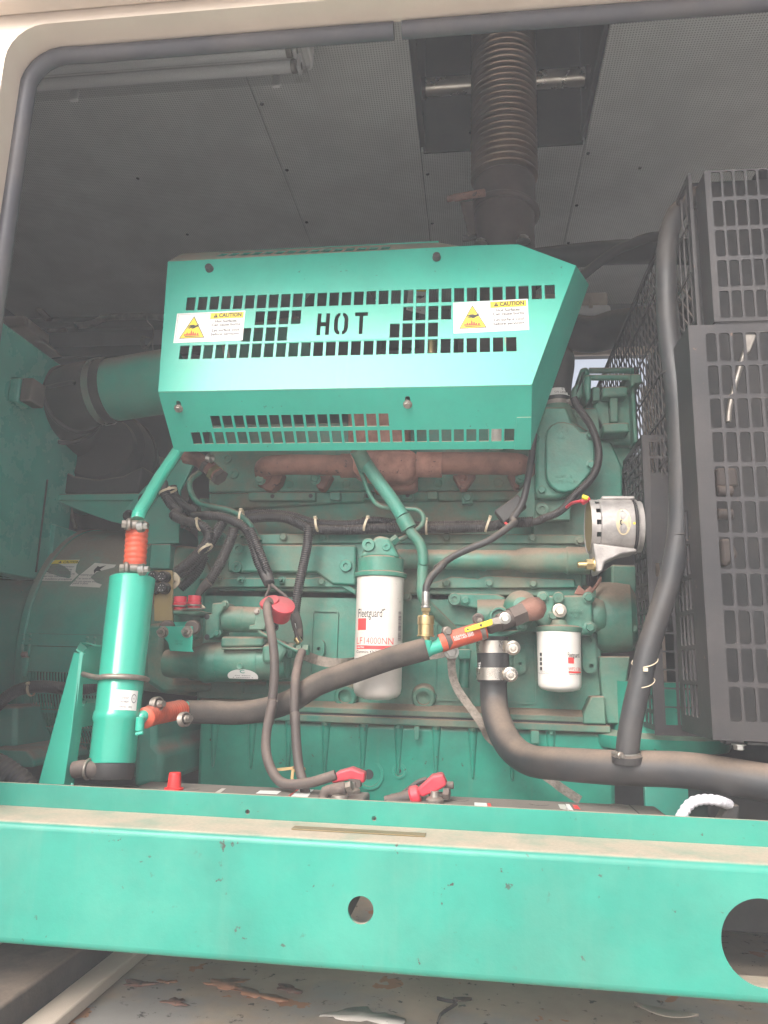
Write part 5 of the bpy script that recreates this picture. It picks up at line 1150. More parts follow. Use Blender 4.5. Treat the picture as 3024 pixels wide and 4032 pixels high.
# rating label wrapped on the tank
hx_v, hy_v, _ = frame(hd)
def tank(xo, h_, off=.0006):
    sd = Vector((1,0,0)); sd = (sd-hd*sd.dot(hd)).normalized(); fr2 = sd.cross(hd); 
    if fr2.y > 0: fr2 = -fr2
    t = h_/hl2; r = hr_*(1+.06*max(0, (t-.265)/.735)) if t > .265 else hr_
    a = xo/r; return hb0+hd*h_+sd*((r+off)*sin(a))+fr2*((r+off)*cos(a))
def hpix(v): return (q('C6', 900, v, 1.46)-hb0).dot(hd)
la, lb_, lh0, lh1 = hr_*.28, hr_*1.30, hpix(200), hpix(22)
n = 10; V = []; 
for i in range(n+1):
    x = la+(lb_-la)*i/n; V += [tank(x, lh0), tank(x, lh1)]
hlab = ob('rating_label', (V, [[2*i, 2*i+2, 2*i+3, 2*i+1] for i in range(n)]), 'label', he)
def htext(s, x0, x1, f0, f1, m='inkgrey', bd=.0):
    VF = fit_text(s, (x1-x0)*hr_, (f1-f0)*(lh1-lh0), bd); ob('lettering', ([tank(x0*hr_+p.x, lh0+f0*(lh1-lh0)+p.y, .0010) for p in VF[0]], VF[1]), m, hlab)
htext('E204747', .46, .84, .62, .71); htext('240/480V', .45, .86, .465, .555); htext('4990W  1PH', .44, 1.02, .25, .34); htext('0333 - 0677 - 01', .43, 1.10, .075, .165)
ring_ = []
for i in range(24):
    a = 2*pi*i/24
    for r in (.0075, .0062): ring_.append(tank(1.10*hr_+r*.8*cos(a), lh0+.66*(lh1-lh0)+r*sin(a)*1.2, .0011))
ob('approval_mark', (ring_, [[2*i, 2*((i+1) % 24), 2*((i+1) % 24)+1, 2*i+1] for i in range(24)]), 'inkgrey', hlab)
htext('UL', 1.04, 1.14, .63, .70)
# outlet stub on the right side
ob('outlet', tube([q('C6',1005,262,1.52), q('C6',1035,222,1.52), q('C6',1060,212,1.53)], .0125, 16, .006), 'green', he, 50)
ob('drain_cock', join(rod(q('C6',1020,225,1.49), q('C6',1012,330,1.49), .009, 14), rod(q('C6',985,352,1.48), q('C6',1040,340,1.48), .004, 10)), 'green', he, 40)
# U-bolt and bracket
hbk = thing('heater_bracket', 'green folded bracket holding the heater tube beside the rail', 'bracket', q('C6', 400, 720, 1.48))
fo = [q('B7',640,1258,1.50), q('B7',700,1262,1.50), q('C6',520,330,1.47), q('C6',465,720,1.45), q('C6',275,715,1.45)]
ob('front_leaf', prism(fo, (.0,.006,0)), 'green', hbk, bev=.0015)
# rounded fold and side leaf going back to the tank
ob('side_leaf', prism([q('B7',700,1255,1.50), q('B7',745,1195,1.56), q('B7',915,1200,1.60), q('B7',860,1530,1.59), q('B7',700,1535,1.505), q('B7',690,1700,1.50), q('B7',855,1695,1.585), q('B7',810,1890,1.575), q('B7',690,1910,1.495), q('C6',515,720,1.455), q('C6',468,720,1.452)], (.005,.002,0)), 'green', hbk, bev=.0012)
ob('top_lip', strap(path('B7', 1.5, [(700,1256),(720,1215,1.53),(750,1198,1.555),(915,1203,1.60)]), .02, .004, (0,1,0)), 'green', hbk, 40)
ob('shelf_lip', strap(path('B7', 1.5, [(692,1706,1.50),(710,1692,1.52),(855,1692,1.585)]), .02, .004, (0,1,0)), 'green', hbk, 40)
ubz = (q('B7',1000,1460,1.46)-hb0).dot(hd)
cU = hb0+hd*ubz; sd = Vector((1,0,0)); sd = (sd-hd*sd.dot(hd)).normalized(); f2 = sd.cross(hd); f2 = f2 if f2.y < 0 else -f2
ru = hr_*1.06+.004
pts = [q('B7',715,1445,1.50)]+[cU+sd*(ru*sin(radians(a)))+f2*(ru*cos(radians(a))) for a in (-40,-15,10,35,60,85,105)]
ob('u_bolt', tube(pts, .0055, 12, .006), 'dirtysteel', hbk, 50)

# ================================================================ radiator guards (right)
GX = .4105; GF = 1.40
def slots(xs, zs, w_, h_, r): return [rrect(x, x+w_, z-h_, z, r) for x in xs for z in zs]
lg = thing('radiator_guard', 'large lower black slotted guard plate at the right edge', 'guard', (GX, GF, q('B3',1165,1635,GF).z))
gt, gb = q('B1', 945, 1560, GF).z, q('B3', 1165, 1635, GF).z
zs0 = q('B1', 1150, 1632, GF).z; zs1 = q('B3', 1400, 1480, GF).z; npr = 11; ph = (zs0-zs1+.006)/11
xsl = q('B2', 1165, 900, GF).x; pw = mm('B2', 118, GF)
ys_ = [zs0-ph*i for i in range(11)]
fp = plate([(GX, gb), (GX+.55, gb), (GX+.55, gt), (GX, gt)], slots([xsl+pw*i for i in range(18)], ys_, pw*.78, ph*.885, .0048), .003)
ob('front_plate', place(fp, (0, GF+.0015, 0), (1,0,0), (0,0,1)), 'guard', lg, 40, bev=.0006, seg=1)
sp2 = plate([(GF+.0035, gb), (1.60, gb), (1.60, gt), (GF+.0035, gt)], slots([GF+.075+.026*i for i in range(4)], ys_[5:11], .018, ph*.885, .004), .003)
V, Fc = sp2; ob('side_plate', ([Vector((GX+.0015+v.z, v.x, v.y)) for v in V], Fc), 'guard', lg, 40, bev=.0006, seg=1)
ob('bottom_plate', box(GX+.004, GX+.55, GF+.004, 1.6, gb, gb+.003), 'guard', lg)
c = q('B3', 1395, 1690, GF+.02); ob('guard_strap', box(GX+.06, GX+.5, GF+.01, GF+.03, gb-.007, gb-.002), 'dark', lg, bev=.001); bolt(lg, Vector((c.x, GF+.02, gb-.007)), (0,0,-1), .009, 'hex', 'steel')
ug = thing('radiator_guard', 'upper black slotted guard plate at the top right edge', 'guard', (GX+.03, GF, q('B1',1175,1530,GF).z))
UX = q('B1', 1130, 850, GF).x; ut, ub = q('B1',1085,165,GF).z, q('B1',1175,1528,GF).z
u0_, u1_ = q('B1',1190,175,GF).z, q('B1',1290,1495,GF).z; up_ = (u0_-u1_+.008)/5
xs0_ = q('B1',1202,850,GF).x-.003; upw = mm('B1', 109, GF)
ob('front_plate', place(plate([(UX, ub), (UX+.5, ub), (UX+.5, ut), (UX, ut)], slots([xs0_+upw*i for i in range(18)], [u0_-up_*i for i in range(5)], upw*.80, up_*.875, .0045), .003), (0, GF+.0015, 0), (1,0,0), (0,0,1)), 'guard', ug, 40, bev=.0006, seg=1)
ob('side_flange', box(UX, UX+.003, GF+.004, GF+.06, ub, ut), 'guard', ug, bev=.0006)
# radiator core and rods seen dark behind the guards
rd = thing('radiator', 'dark radiator core and fan shroud behind the slotted guards', 'radiator', (GX+.5, 2.2, .3))
ob('core', box(GX+.30, GX+.62, 1.75, 2.95, .32, 1.72), 'dark', rd, bev=.01)
ob('shroud', box(GX+.10, GX+.75, 1.66, 1.70, .48, 1.78), 'dark', rd, bev=.004)
ob('tank', box(GX+.28, GX+.64, 1.72, 2.98, 1.755, 1.86), 'dark', rd, bev=.015)
for u, v, y in ((1450,530,1.50),(1360,300,1.5)): pass
st_ = thing('fan_stay', 'pale slanting rod seen through the slots of the lower guard', 'rod', q('B2', 1300, 560, 1.5))
ob('rod', tube(path('B2', 1.48, [(1450,-30),(1405,110),(1345,330),(1310,480),(1300,600)]), .0055, 12, .01), 'dirtysteel', st_, 50)
ob('end_plate', slab('B1', [(1455,1640),(1560,1640),(1500,1800),(1440,1820)], 1.475, 1.485), 'dirtysteel', st_, bev=.002)
bk = thing('belt_tensioner', 'dusty belt tensioner seen through the lower guard slots', 'tensioner', q('B2', 1280, 1250, 1.6))
for v0, v1 in ((1180,1260),(1390,1470)): ob('roller', rod(q('B2',1195,(v0+v1)/2,1.55), q('B2',1340,(v0+v1)/2+5,1.55), mm('B2',48,1.55), 20), 'cable', bk, 40)
ob('arm', slab('B2', [(1195,1010),(1380,1010),(1400,1180),(1200,1190)], 1.57, 1.6), 'cable', bk, bev=.006)
ob('arm', slab('B2', [(1235,1650),(1330,1650),(1400,1800),(1280,1910),(1245,1860)], 1.52, 1.55), 'cable', bk, bev=.006)
# fan guard, nearer to the engine
FGY = 1.80
fg = thing('fan_guard', 'black slotted fan guard box behind the upright hose', 'guard', q('B3', 640, 1590, FGY))
fx0_ = q('B2', 540, 1200, FGY).x; ft, fb_ = q('B2', 515, 715, FGY).z, q('B3', 640, 1592, FGY).z
s6 = mm('B3', 1, FGY)
hl3 = [rrect(q('B2',u,850,FGY).x, q('B2',u,850,FGY).x+mm('B2',48,FGY), q('B2',600,v+125,FGY).z, q('B2',600,v,FGY).z) for u in (590,657,727,795,865) for v in (780,930)]
cxs = [q('B3',710,900,FGY).x+122*s6*i for i in range(-0, 2)]
rzs = [q('B3',760,v,FGY).z for v in (190,352,515,680,845,1010,1178,1345)]
hl3 += [rrect(x, x+98*s6, z-140*s6, z, .002) for x in cxs for z in rzs]
hl3 += [rrect(q('B3',645,90,FGY).x, q('B3',685,90,FGY).x, q('B3',650,160,FGY).z, q('B3',650,38,FGY).z)]
ob('front_plate', place(plate([(fx0_, fb_), (GX+.16, fb_), (GX+.16, ft), (fx0_, ft)], hl3, .003), (0, FGY+.0015, 0), (1,0,0), (0,0,1)), 'guard', fg, 40, bev=.0005, seg=1)
yU_ = PX(*src('B2', 348, 935), fx0_).y; yL_ = PX(*src('B3', 470, 300), fx0_).y
for y1_, za_, zb_, nz_ in ((yU_, ft-.001, q('B2', 500, 1500, FGY).z, 8), (yL_, q('B2', 500, 1500, FGY).z-.001, fb_+.01, 14)):
    pz_ = (za_-zb_-.02)/nz_; ny_ = max(2, int((y1_-FGY-.02)/.036)); py_ = (y1_-FGY-.02)/ny_
    sl4 = [rrect(FGY+.014+py_*i, FGY+.014+py_*i+py_*.68, zb_+.012+pz_*j, zb_+.012+pz_*j+pz_*.74) for i in range(ny_) for j in range(nz_)]
    V, Fc = plate([(FGY+.0035, zb_), (y1_, zb_), (y1_, za_), (FGY+.0035, za_)], sl4, .003)
    ob('side_plate', ([Vector((fx0_+.0015+v.z, v.x, v.y)) for v in V], Fc), 'guard', fg, 40, bev=.0005, seg=1)
# wire mesh guard running back
mg = thing('mesh_guard', 'black wire mesh guard running back above the fan guard', 'guard', (.447, 1.5, 1.1))
MX = .447; mz0, mz1 = 1.08, 1.655
ob('mesh_edge', join(box(MX-.004, MX+.004, 1.45, 1.468, mz0, mz1)), 'guard', mg, bev=.001)
ob('mesh_edge', box(MX-.004, MX+.004, 1.47, 2.9, mz1-.014, mz1), 'guard', mg, bev=.001)
xr = q('B1',300,1800,2.75); ob('mesh_post', box(MX-.012, MX+.012, 2.88, 2.92, mz0-.3, mz1-.016), 'guard', mg, bev=.001)
wires = []
for i in range(40):
    y = 1.485+.035*i
    wires.append(box(MX-.0015, MX+.0015, y-.0016, y+.0016, mz0, mz1-.015))
for i in range(48):
    y = 1.20+.036*i; a, b_ = Vector((MX+.004, y, mz0)), Vector((MX+.004, y+.55, mz1-.015))
    t0 = max(0, (1.47-y)/.55); t1 = min(1, (2.88-y)/.55)
    if t1 > t0:
        p, r_ = a.lerp(b_, t0), a.lerp(b_, t1); wires.append(obox((p+r_)/2, (r_-p)/2, Vector((.0015,0,0)), (r_-p).cross(Vector((1,0,0))).normalized()*.0022))
for j in range(5):
    z = mz0+.11*j+.03; wires.append(box(MX-.0045, MX-.0016, 1.47, 2.88, z-.002, z+.002))
o = ob('wire_mesh', join(*wires), 'mesh', mg); o['kind'] = 'stuff'
# broad black ducts at the back right
dk = tag(ob('air_duct', tube([q('B1',-500,980,2.75), q('B1',0,925,2.75), q('B1',250,905,2.72), q('B1',700,890,2.6), q('B1',1000,900,2.55)], .047, 32, .02), 'rubber', sm=50), 'wide black air duct crossing behind the upright hose', 'duct')
tag(ob('wire_loom', tube(path('B1', 2.4, [(-80,1170),(100,1020),(300,880),(420,830),(560,775),(720,755)]), .017, 12, .01), 'rubber', sm=50), 'black loom rising over the air duct', 'loom')
tag(ob('charge_pipe', tube([q('B1',-600,1500,2.9), q('B1',0,1640,2.9), q('B1',300,1590,2.8), q('B1',700,1560,2.6), q('B1',1000,1560,2.5)], .074, 36, .02), 'pipe', sm=50), 'thick black charge air pipe below the small lamp', 'pipe')

# ================================================================ pipes and hoses
cp = thing('coolant_pipe', 'thick dusty black coolant pipe curving right below the small filter', 'pipe', q('B4', 560, 1120, 1.86))
PR = mm('B4', 118, 1.86)
pts = path('B4', 1.86, [(556,1060),(560,1250),(590,1450,1.83),(700,1680,1.77),(880,1815,1.70),(1150,1850,1.62),(1659,1885,1.55)])+[q('C8',1100,330,1.50), q('C8',1659,418,1.44), q('C8',2200,500,1.40)]
ob('pipe', tube(pts, PR, 36, .012), 'pipe', cp, 50)
ct0 = q('B4', 560, 1112, 1.86); ct1 = q('B4', 548, 705, 1.86)
ob('coupling', lathe([(PR*.9,0),(PR*1.17,0),(PR*1.18,.004),(PR*1.18,(ct1-ct0).length-.002),(PR*1.14,(ct1-ct0).length),(0,(ct1-ct0).length)], ct0, ct1-ct0, 44), 'rubber', cp, 35)
for v in (797, 1037):
    c = q('B4', 552, v, 1.86); d_ = ct1-ct0
    cl_ = ob('band_clamp', lathe([(PR*1.18+.0005,-.0145),(PR*1.18+.0022,-.0145),(PR*1.18+.0022,.0145),(PR*1.18+.0005,.0145)], c, d_, 44), 'band', cp, 40)
    k_ = q('B4', 732 if v < 900 else 710, v+8, 1.83)
    ob('clamp_nut', join(lathe([(0,0),(.0165,0),(.0175,.003),(.0175,.007),(.012,.010),(.011,.006),(.006,.006),(0,.006)], k_, FRONT, 28), rod(k_+Vector((0,.03,0)), k_, .006, 12)), 'band', cl_, 35)
    bolt(cl_, k_+Vector((0,-.006,0)), FRONT, .006, 'hex', 'band', 'nut')
ob('coupling_marks', join(*[place(fit_text(s_, mm('B4',w_,1.81), mm('B4',20,1.81)), q('B4',u,v,1.862-PR*1.12), (0,0,-1) , (1,-.5,0)) for s_, u, v, w_ in (('ST', 418, 725, 28), ('TMI', 418, 930, 60))]), 'label', cp)
pt_ = thing('overflow_hose', 'upright black hose in front of the fan guard, clamped to the coolant pipe', 'hose', q('B3', 395, 1780, 1.53))
hpts = path('B1', 1.50, [(1020,390,1.62),(920,470,1.58),(830,560,1.56),(775,700,1.55),(745,900,1.54),(740,1150,1.53),(750,1500,1.53),(790,1850,1.53)])+path('B2', 1.52, [(830,300),(855,700),(865,1100),(860,1450),(845,1650),(810,1850)])+path('B3', 1.52, [(770,210),(670,520),(580,800),(520,1050),(460,1300),(410,1560),(385,1790)])
ob('hose', tube(hpts, .0218, 24, .008), 'pipe', pt_, 50)
ob('seam', torus(q('B2',805,170,1.53), (.05,0,1), .0222, .003, 28, 8), 'rubber', pt_, 50)
ob('seam', torus(q('B2',860,1625,1.52), (-.1,0,1), .0222, .0015, 28, 8), 'rubber', pt_, 50)
ob('cable_tie', torus(q('B3',548,925,1.52), (-.30,-.45,1), .0245, .0012, 28, 6), 'tie', pt_, 50); ob('cable_tie_head', obox(q('B3',553,1000,1.49), (.004,0,0), (0,.003,0), (0,0,.0035)), 'tie', pt_)
ob('cable_tie', torus(q('B3',520,1110,1.52), (-.30,-.45,1), .0243, .001, 28, 6), 'tie', pt_, 50)
clampband('worm_clamp', pt_, q('B3',395,1760,1.52), (-.08,-.15,1), .0235, .009, 'steel', (-1,-.4,0), .006, .02)
ob('collar', lathe([(.018,0),(.029,0),(.029,.012),(.024,.016),(.018,.016)], q('B3',392,1835,1.52), (-.05,-.1,1), 28), 'rubber', pt_, 40)
ih = thing('insulated_hose', 'dusty brown foam insulated hose slanting across the oil filter', 'hose', q('B6', 540, 1850, 1.72))
ob('sleeve', tube([q('B6',525,1840,1.70), q('B6',750,1842,1.71), q('B6',1000,1850,1.72), q('B6',1250,1815,1.725), q('B6',1480,1740,1.73), q('B5',350,1590,1.74), q('B5',700,1465,1.745), q('B5',1000,1360,1.75), q('B5',1330,1270,1.755)], .0265, 28, .008), 'foam', ih, 50)
ob('end_mark', torus(q('B6',530,1840,1.70), (1,0,-.03), .0235, .0055, 28, 8), 'dark', ih, 50)
bv = thing('ball_valve', 'ball valve with yellow printed handle and brown rubber bulb', 'valve', q('B4', 560, 600, 1.80))
va = q('B5',1290,1300,1.76); vb = q('B4',100,740,1.78); vc = q('B4',500,625,1.80); vd = q('B4',930,440,1.83)
ax_ = (vd-va).normalized()
ob('green_stub', tube([q('B5',1300,1310,1.757), q('B5',1370,1270,1.765), q('B5',1450,1240,1.772), vb], .0155, 18, .006), 'green', bv, 50)
ob('green_tee', rod(q('B5',1330,1190,1.757), q('B5',1330,1310,1.757), .0125, 18), 'green', bv, 40)
ob('orange_sleeve', tube([q('B4',75,765,1.777), q('B4',250,710,1.785), q('B4',480,640,1.798)], .0215, 24, .006), 'orange', bv, 50)
clampband('hose_clamp', bv, q('B4',140,735,1.78), ax_, .0220, .012, 'cable', (-.15,-.2,1), .010, .02)
clampband('hose_clamp', bv, q('B4',440,650,1.797), ax_, .0220, .012, 'dirtysteel', (-.2,.0,1), .006, .02)
tx_ = place(fit_text('FLEXPAN  5526', .045, .005), q('B4',200,722,1.756), (1,-.02,.30), (-.30,0,1), Vector((0,-1,0)))
ob('lettering', tx_, 'label', bv); ob('lettering', place(fit_text('0505-1407-0901', .045, .0045), q('B4',205,742,1.757), (1,-.02,.30), (-.30,0,1), Vector((0,-1,0))), 'label', bv)
ob('valve_body', join(rod(vc, vc.lerp(vd,.30), .019, 6), rod(vc.lerp(vd,.22), vc.lerp(vd,.55), .021, 20), lathe([(0,0),(.026,0),(.026,.035),(0,.035)], vc.lerp(vd,.50), vd-vc, 6)), 'cable', bv, 40)
hdp = [(296,625),(545,542),(552,590),(535,603),(310,668),(296,655)]
hnd = ob('handle', slab('B4', [(540,545),(690,495),(707,535),(690,575),(640,590),(545,592)], 1.762, 1.766), 'dirtysteel', bv, bev=.001)
gr_ = ob('handle_grip', slab('B4', hdp, 1.757, 1.767), 'yellow', bv, bev=.002)
ob('warning_mark', ([q('B4',u,v,1.7565) for u, v in ((312,650),(340,640),(322,625))], [[0,1,2]]), 'ink', gr_)
for s_, u, v, w_, h_ in (('-- ---', 475, 588, 52, 9), ('- ---', 478, 602, 44, 9), ('--', 375, 632, 44, 11)): ob('lettering', place(fit_text(s_, mm('B4',w_,1.757), mm('B4',h_,1.757)), q('B4',u,v,1.7565), (1,0,.30), (-.30,0,1), Vector((0,-1,0))), 'ink', gr_)
ob('diamond_mark', ([q('B4',u,v,1.7565) for u, v in ((430,602),(444,582),(458,598),(446,618))], [[0,1,2,3]]), 'ink', gr_)
bolt(bv, q('B4',662,538,1.762), FRONT, .010, 'hex', 'steel')
vt_ = q('B4',780,490,1.82)
bd_ = (q('B4',925,450,1.84)-vt_).normalized()
ob('rubber_bulb', lathe([(0,0),(.019,0),(.021,.012),(.028,.035),(.030,.050),(.026,.066),(.015,.078),(0,.082)], vt_-bd_*.006, bd_, 10), 'rust', bv, 50)
bolt(bv, q('B4',420,545,1.80), FRONT, .0125, 'bush', 'cable', 'bolt')
# brass coupling and black sample hose
bc = thing('sample_hose', 'thin black hydraulic hose with brass quick coupling', 'hose', q('B5', 1325, 1160, 1.757))
ob('hose', tube(path('C5', 1.86, [(285,1000,1.88),(262,1200),(240,1350),(200,1580),(150,1760),(50,1920)])+path('C4', 1.82, [(1290,850,1.84),(1100,985),(950,1050),(800,1120),(660,1220,1.80)])+path('B5', 1.78, [(1480,510),(1380,610,1.77),(1330,700,1.76),(1322,765,1.757)]), .0088, 14, .008), 'rubber', bc, 50)
def at5(v): return q('B5', 1323, v, 1.757)
def L5(a, b_): return (at5(a)-at5(b_)).length
ob('ferrule', lathe([(0,0),(.0095,0),(.0100,.003),(.0092,.02),(.0100,.028),(.0088,L5(758,880)),(.0115,L5(758,885)),(.0115,L5(758,900)),(0,L5(758,900))], at5(758), (0,0,-1), 24), 'steel', bc, 30)
ob('hex_nut', lathe([(0,0),(.012,0),(.012,L5(905,935)),(.009,L5(905,938)),(.009,L5(905,968)),(0,L5(905,968))], at5(905), (0,0,-1), 6), 'brass', bc, 30)
ob('coupler', lathe([(0,0),(.018,0),(.020,.004),(.020,L5(970,1050)),(.0185,L5(970,1055)),(.0185,L5(970,1145)),(.0205,L5(970,1150)),(.0205,L5(970,1160)),(.010,L5(970,1162)),(.010,L5(970,1190)),(0,L5(970,1190))], at5(970), (0,0,-1), 18), 'brass', bc, 25)
# green rigid pipes and braided hose
gp = thing('oil_pipe', 'green braided hose and pipe bending down past the large filter', 'pipe', q('B4', 290, 1150, 1.93))
ob('braided_section', tube(path('C4', 1.84, [(20,250,1.82),(70,340),(180,500),(290,650),(380,790)]), .0175, 20, .008), 'grbraid', gp, 50)
ob('collar', lathe([(0,0),(.0205,0),(.0205,.035),(0,.035)], q('C4',385,800,1.84), q('C4',450,920,1.84)-q('C4',385,800,1.84), 20), 'casting', gp, 40)
ob('end_sleeve', lathe([(0,0),(.020,0),(.020,.06),(0,.06)], q('C4',10,245,1.82), q('C4',70,340,1.84)-q('C4',10,235,1.82), 20), 'casting', gp, 40)
ob('pipe', tube(path('C4', 1.84, [(400,830),(450,920),(520,1010),(548,1090),(552,1180)])+path('B5', 1.845, [(1295,500),(1290,650),(1290,780),(1330,870,1.86),(1450,990,1.89),(1560,1100,1.92)])+path('B4', 1.93, [(210,690),(285,790),(300,900),(290,1050),(285,1160)]), .0135, 18, .008), 'casting', gp, 50)
ob('clip', slab('B4', [(230,815),(345,812),(358,830),(355,905),(240,912)], 1.905, 1.935), 'casting', gp, bev=.004)
tp = tag(ob('thin_pipe', tube(path('C4', 1.88, [(5,330),(60,470),(110,600),(170,690),(250,722),(400,735),(490,738),(540,770),(555,820),(535,870),(480,915),(400,965),(350,990)]), .0062, 12, .006), 'casting', sm=50), 'thin bent green pipe crossing the braided hose', 'pipe')
tag(ob('pipe_fitting', join(lathe([(0,0),(.012,0),(.012,.020),(0,.020)], q('B5',1070,270,1.87), q('B5',1020,320,1.87)-q('B5',1100,260,1.87), 6), lathe([(0,0),(.0095,0),(.0095,.025),(0,.025)], q('B5',1045,300,1.87), q('B5',1020,320,1.87)-q('B5',1100,260,1.87), 12)), 'casting', sm=30), 'green hex fitting beside the top of the large filter', 'fitting')
hp = thing('heater_pipe', 'green pipe and orange hose rising from the top of the heater', 'pipe', q('B7', 1160, 590, 1.55))
ob('pipe', tube(path('B8', 1.55, [(1125,1860),(1140,1800,1.56),(1200,1700,1.60),(1290,1540,1.66),(1390,1390,1.72),(1450,1300,1.76),(1520,1180,1.80)]), .0155, 18, .008), 'green', hp, 50)
ob('hose', tube(path('B7', 1.55, [(1200,130),(1190,250),(1182,380),(1168,560)]), .0235, 24, .006, rip=.0012, pitch=.012), 'orange', hp, 60)
ob('stub', rod(q('B7',1165,600,1.55), q('B7',1168,545,1.55), .018, 20), 'green', hp, 40)
for v, u in ((165,1190), (540,1170)): clampband('hose_clamp', hp, q('B7',u,v,1.55), (-.04,0,1), .0250, .014, 'dirtysteel', (.55,-1,.0), .013, .03)
for v, u in ((165,1215), (540,1225)):
    a_ = q('B7',u-10,v,1.50); b_ = q('B7',u+35,v-4,1.50)
    ob('clamp_spring', join(rod(a_, b_, .010, 16), *[torus(a_.lerp(b_, t), b_-a_, .0105, .0022, 20, 6) for t in (.1,.35,.6,.85)], lathe([(0,0),(.007,0),(.007,.010),(0,.010)], b_, b_-a_, 6)), 'steel', hp, 40)
hh_ = thing('lower_heater_hose', 'short orange corrugated hose between heater and insulated hose', 'hose', q('C6', 1200, 250, 1.6))
ob('hose', tube(path('C6', 1.55, [(1050,235,1.52),(1110,212,1.56),(1200,195,1.62),(1320,172,1.68)]), .0205, 24, .006, rip=.0014, pitch=.0085), 'orange', hh_, 60)
ob('stub', rod(q('C6',1315,172,1.68), q('C6',1375,165,1.70), .017, 18), 'green', hh_, 40)
for (u, v), (u2, v2) in (((1085,135),(1165,132)), ((1290,250),(1362,240))):
    a_, b_ = q('C6',u+15,v,1.56), q('C6',u2,v2,1.55)
    ob('clamp_spring', join(rod(a_, b_, .0085, 16), *[torus(a_.lerp(b_, t), b_-a_, .0135, .0022, 20, 6) for t in (.35,.5,.65,.8)], lathe([(0,0),(.007,0),(.007,.010),(0,.010)], b_, b_-a_, 6)), 'dirtysteel', hh_, 40)
clampband('hose_clamp', hh_, q('C6',1095,215,1.55), (1,.3,.2), .0218, .012, 'cable'); clampband('hose_clamp', hh_, q('C6',1305,175,1.675), (1,.3,.2), .0218, .012, 'cable')
rs = thing('rusty_fitting', 'rust red elbow fitting under the left corner of the shield', 'fitting', q('C3', 250, 300, 1.86))
ob('elbow', tube(path('C3', 1.86, [(60,200),(150,220),(230,270),(300,330),(340,370)]), .020, 18, .006), 'rust', rs, 50)
ob('spring', join(*[torus(q('C3',250+8*i,212+3*i,1.83), (1,-.3,-.3), .010, .002, 18, 6) for i in range(4)]), 'steel', rs, 50); rs.children[-1]['kind'] = 'stuff'
for t in (230, 290, 330): ob('nut', lathe([(0,0),(.024,0),(.024,.012),(0,.012)], q('C3',t,270+(t-230)*.9,1.86), (.8,-.1,-.7), 6), 'brass' if t == 290 else 'cable', rs, 30)

# ================================================================ batteries
def battery(label, xl_, xr_, ytop, marks):
    bt = thing('battery', label, 'battery', ((xl_+xr_)/2, 1.52, .16), 'batteries behind the rail')
    ob('case', box(xl_+.006, xr_-.006, 1.383, 1.645, .16, ytop-.035), 'battery', bt, bev=.006)
    ob('lid', box(xl_, xr_, 1.378, 1.650, ytop-.034, ytop), 'battery', bt, bev=.005)
    return bt
bzl = q('C6', 1100, 700, 1.63).z; bzr = q('C7', 1500, 400, 1.63).z; bz = .5*(bzl+bzr)-.002
Lx0, Lx1 = q('C6',1060,705,1.63).x, q('C7',750,380,1.63).x
Rx0, Rx1 = q('C7',870,420,1.6).x, q('C8',870,562,1.64).x
bt1 = battery('dusty grey battery behind the rail on the left, with the red cap', Lx0, Lx1, bz, 0)
bt2 = battery('dusty grey battery behind the rail on the right, beside the white rope', Rx0, Rx1, bz, 0)
def onlid(z, u, v): return PZ(*src(z, u, v), bz+.0006)
def lidquad(bt, name, pts, m): return ob(name, ([onlid(*p) for p in pts], [[0,1,2,3]]), m, bt)
lidquad(bt1, 'printed_label', [('C7',225,392),('C7',350,396),('C7',390,346),('C7',300,343)], 'label'); lidquad(bt1, 'red_print', [('C7',222,391),('C7',240,391),('C7',300,343),('C7',284,343)], 'redink')
lidquad(bt1, 'printed_label', [('C7',10,372),('C7',150,378),('C7',180,356),('C7',40,352)], 'label'); lidquad(bt1, 'printed_label', [('C6',1560,775),('C6',1600,777),('C6',1640,745),('C6',1610,744)], 'filt')
lidquad(bt2, 'printed_label', [('C7',1440,452),('C7',1525,456),('C7',1520,434),('C7',1440,430)], 'label'); lidquad(bt2, 'red_print', [('C7',1528,457),('C7',1552,458),('C7',1545,436),('C7',1525,434)], 'redink')
lidquad(bt2, 'printed_label', [('C8',190,600),('C8',250,612),('C8',222,570),('C8',175,568)], 'filt'); lidquad(bt2, 'red_print', [('C8',290,600),('C8',335,606),('C8',310,575),('C8',275,570)], 'redink')
lidquad(bt2, 'printed_label', [('C8',235,605),('C8',285,613),('C8',255,568),('C8',228,566)], 'label')
for bt, pts in ((bt1, (('C6',1380,745),('C6',1200,740),('C7',430,368))), (bt2, (('C7',1340,410),('C8',40,565),('C8',600,580)))):
    for p in pts: 
        c = onlid(*p); ob('vent_plug', lathe([(0,.0012),(.019,.0012),(.0205,.0008),(.0205,0),(0,0)], c+Vector((0,0,-.0003)), (0,0,1), 28), 'battery', bt, 35)
sx0 = onlid('C8',655,552); ob('lid_seam', box(sx0.x-.001, sx0.x+.001, 1.385, 1.645, bz+.0001, bz+.0008), 'dark', bt2)
rc = onlid('C6', 1262, 752)
tag(ob('terminal_cover', lathe([(0,.0),(.0195,0),(.0195,.003),(.0140,.004),(.0125,.030),(.0115,.0335),(0,.0335)], rc, (0,0,1), 32), 'redcap', sm=35), 'bright red plastic cap on the left battery', 'cap')
def terminal(name_l, z, post, clampp, cap, cable_in):
    t = thing('cable_clamp', name_l, 'clamp', onlid(z, *post), 'red capped battery clamps')
    p = onlid(z, *post)
    ob('post', lathe([(0,0),(.017,0),(.018,.006),(.014,.010),(.0095,.011),(.0085,.022),(0,.022)], p, (0,0,1), 28), 'dirtysteel', t, 35)
    return t, p
t1, p1_ = terminal('red capped clamp on the left battery post', 'C7', (640,368), None, None, None)
yT = p1_.y
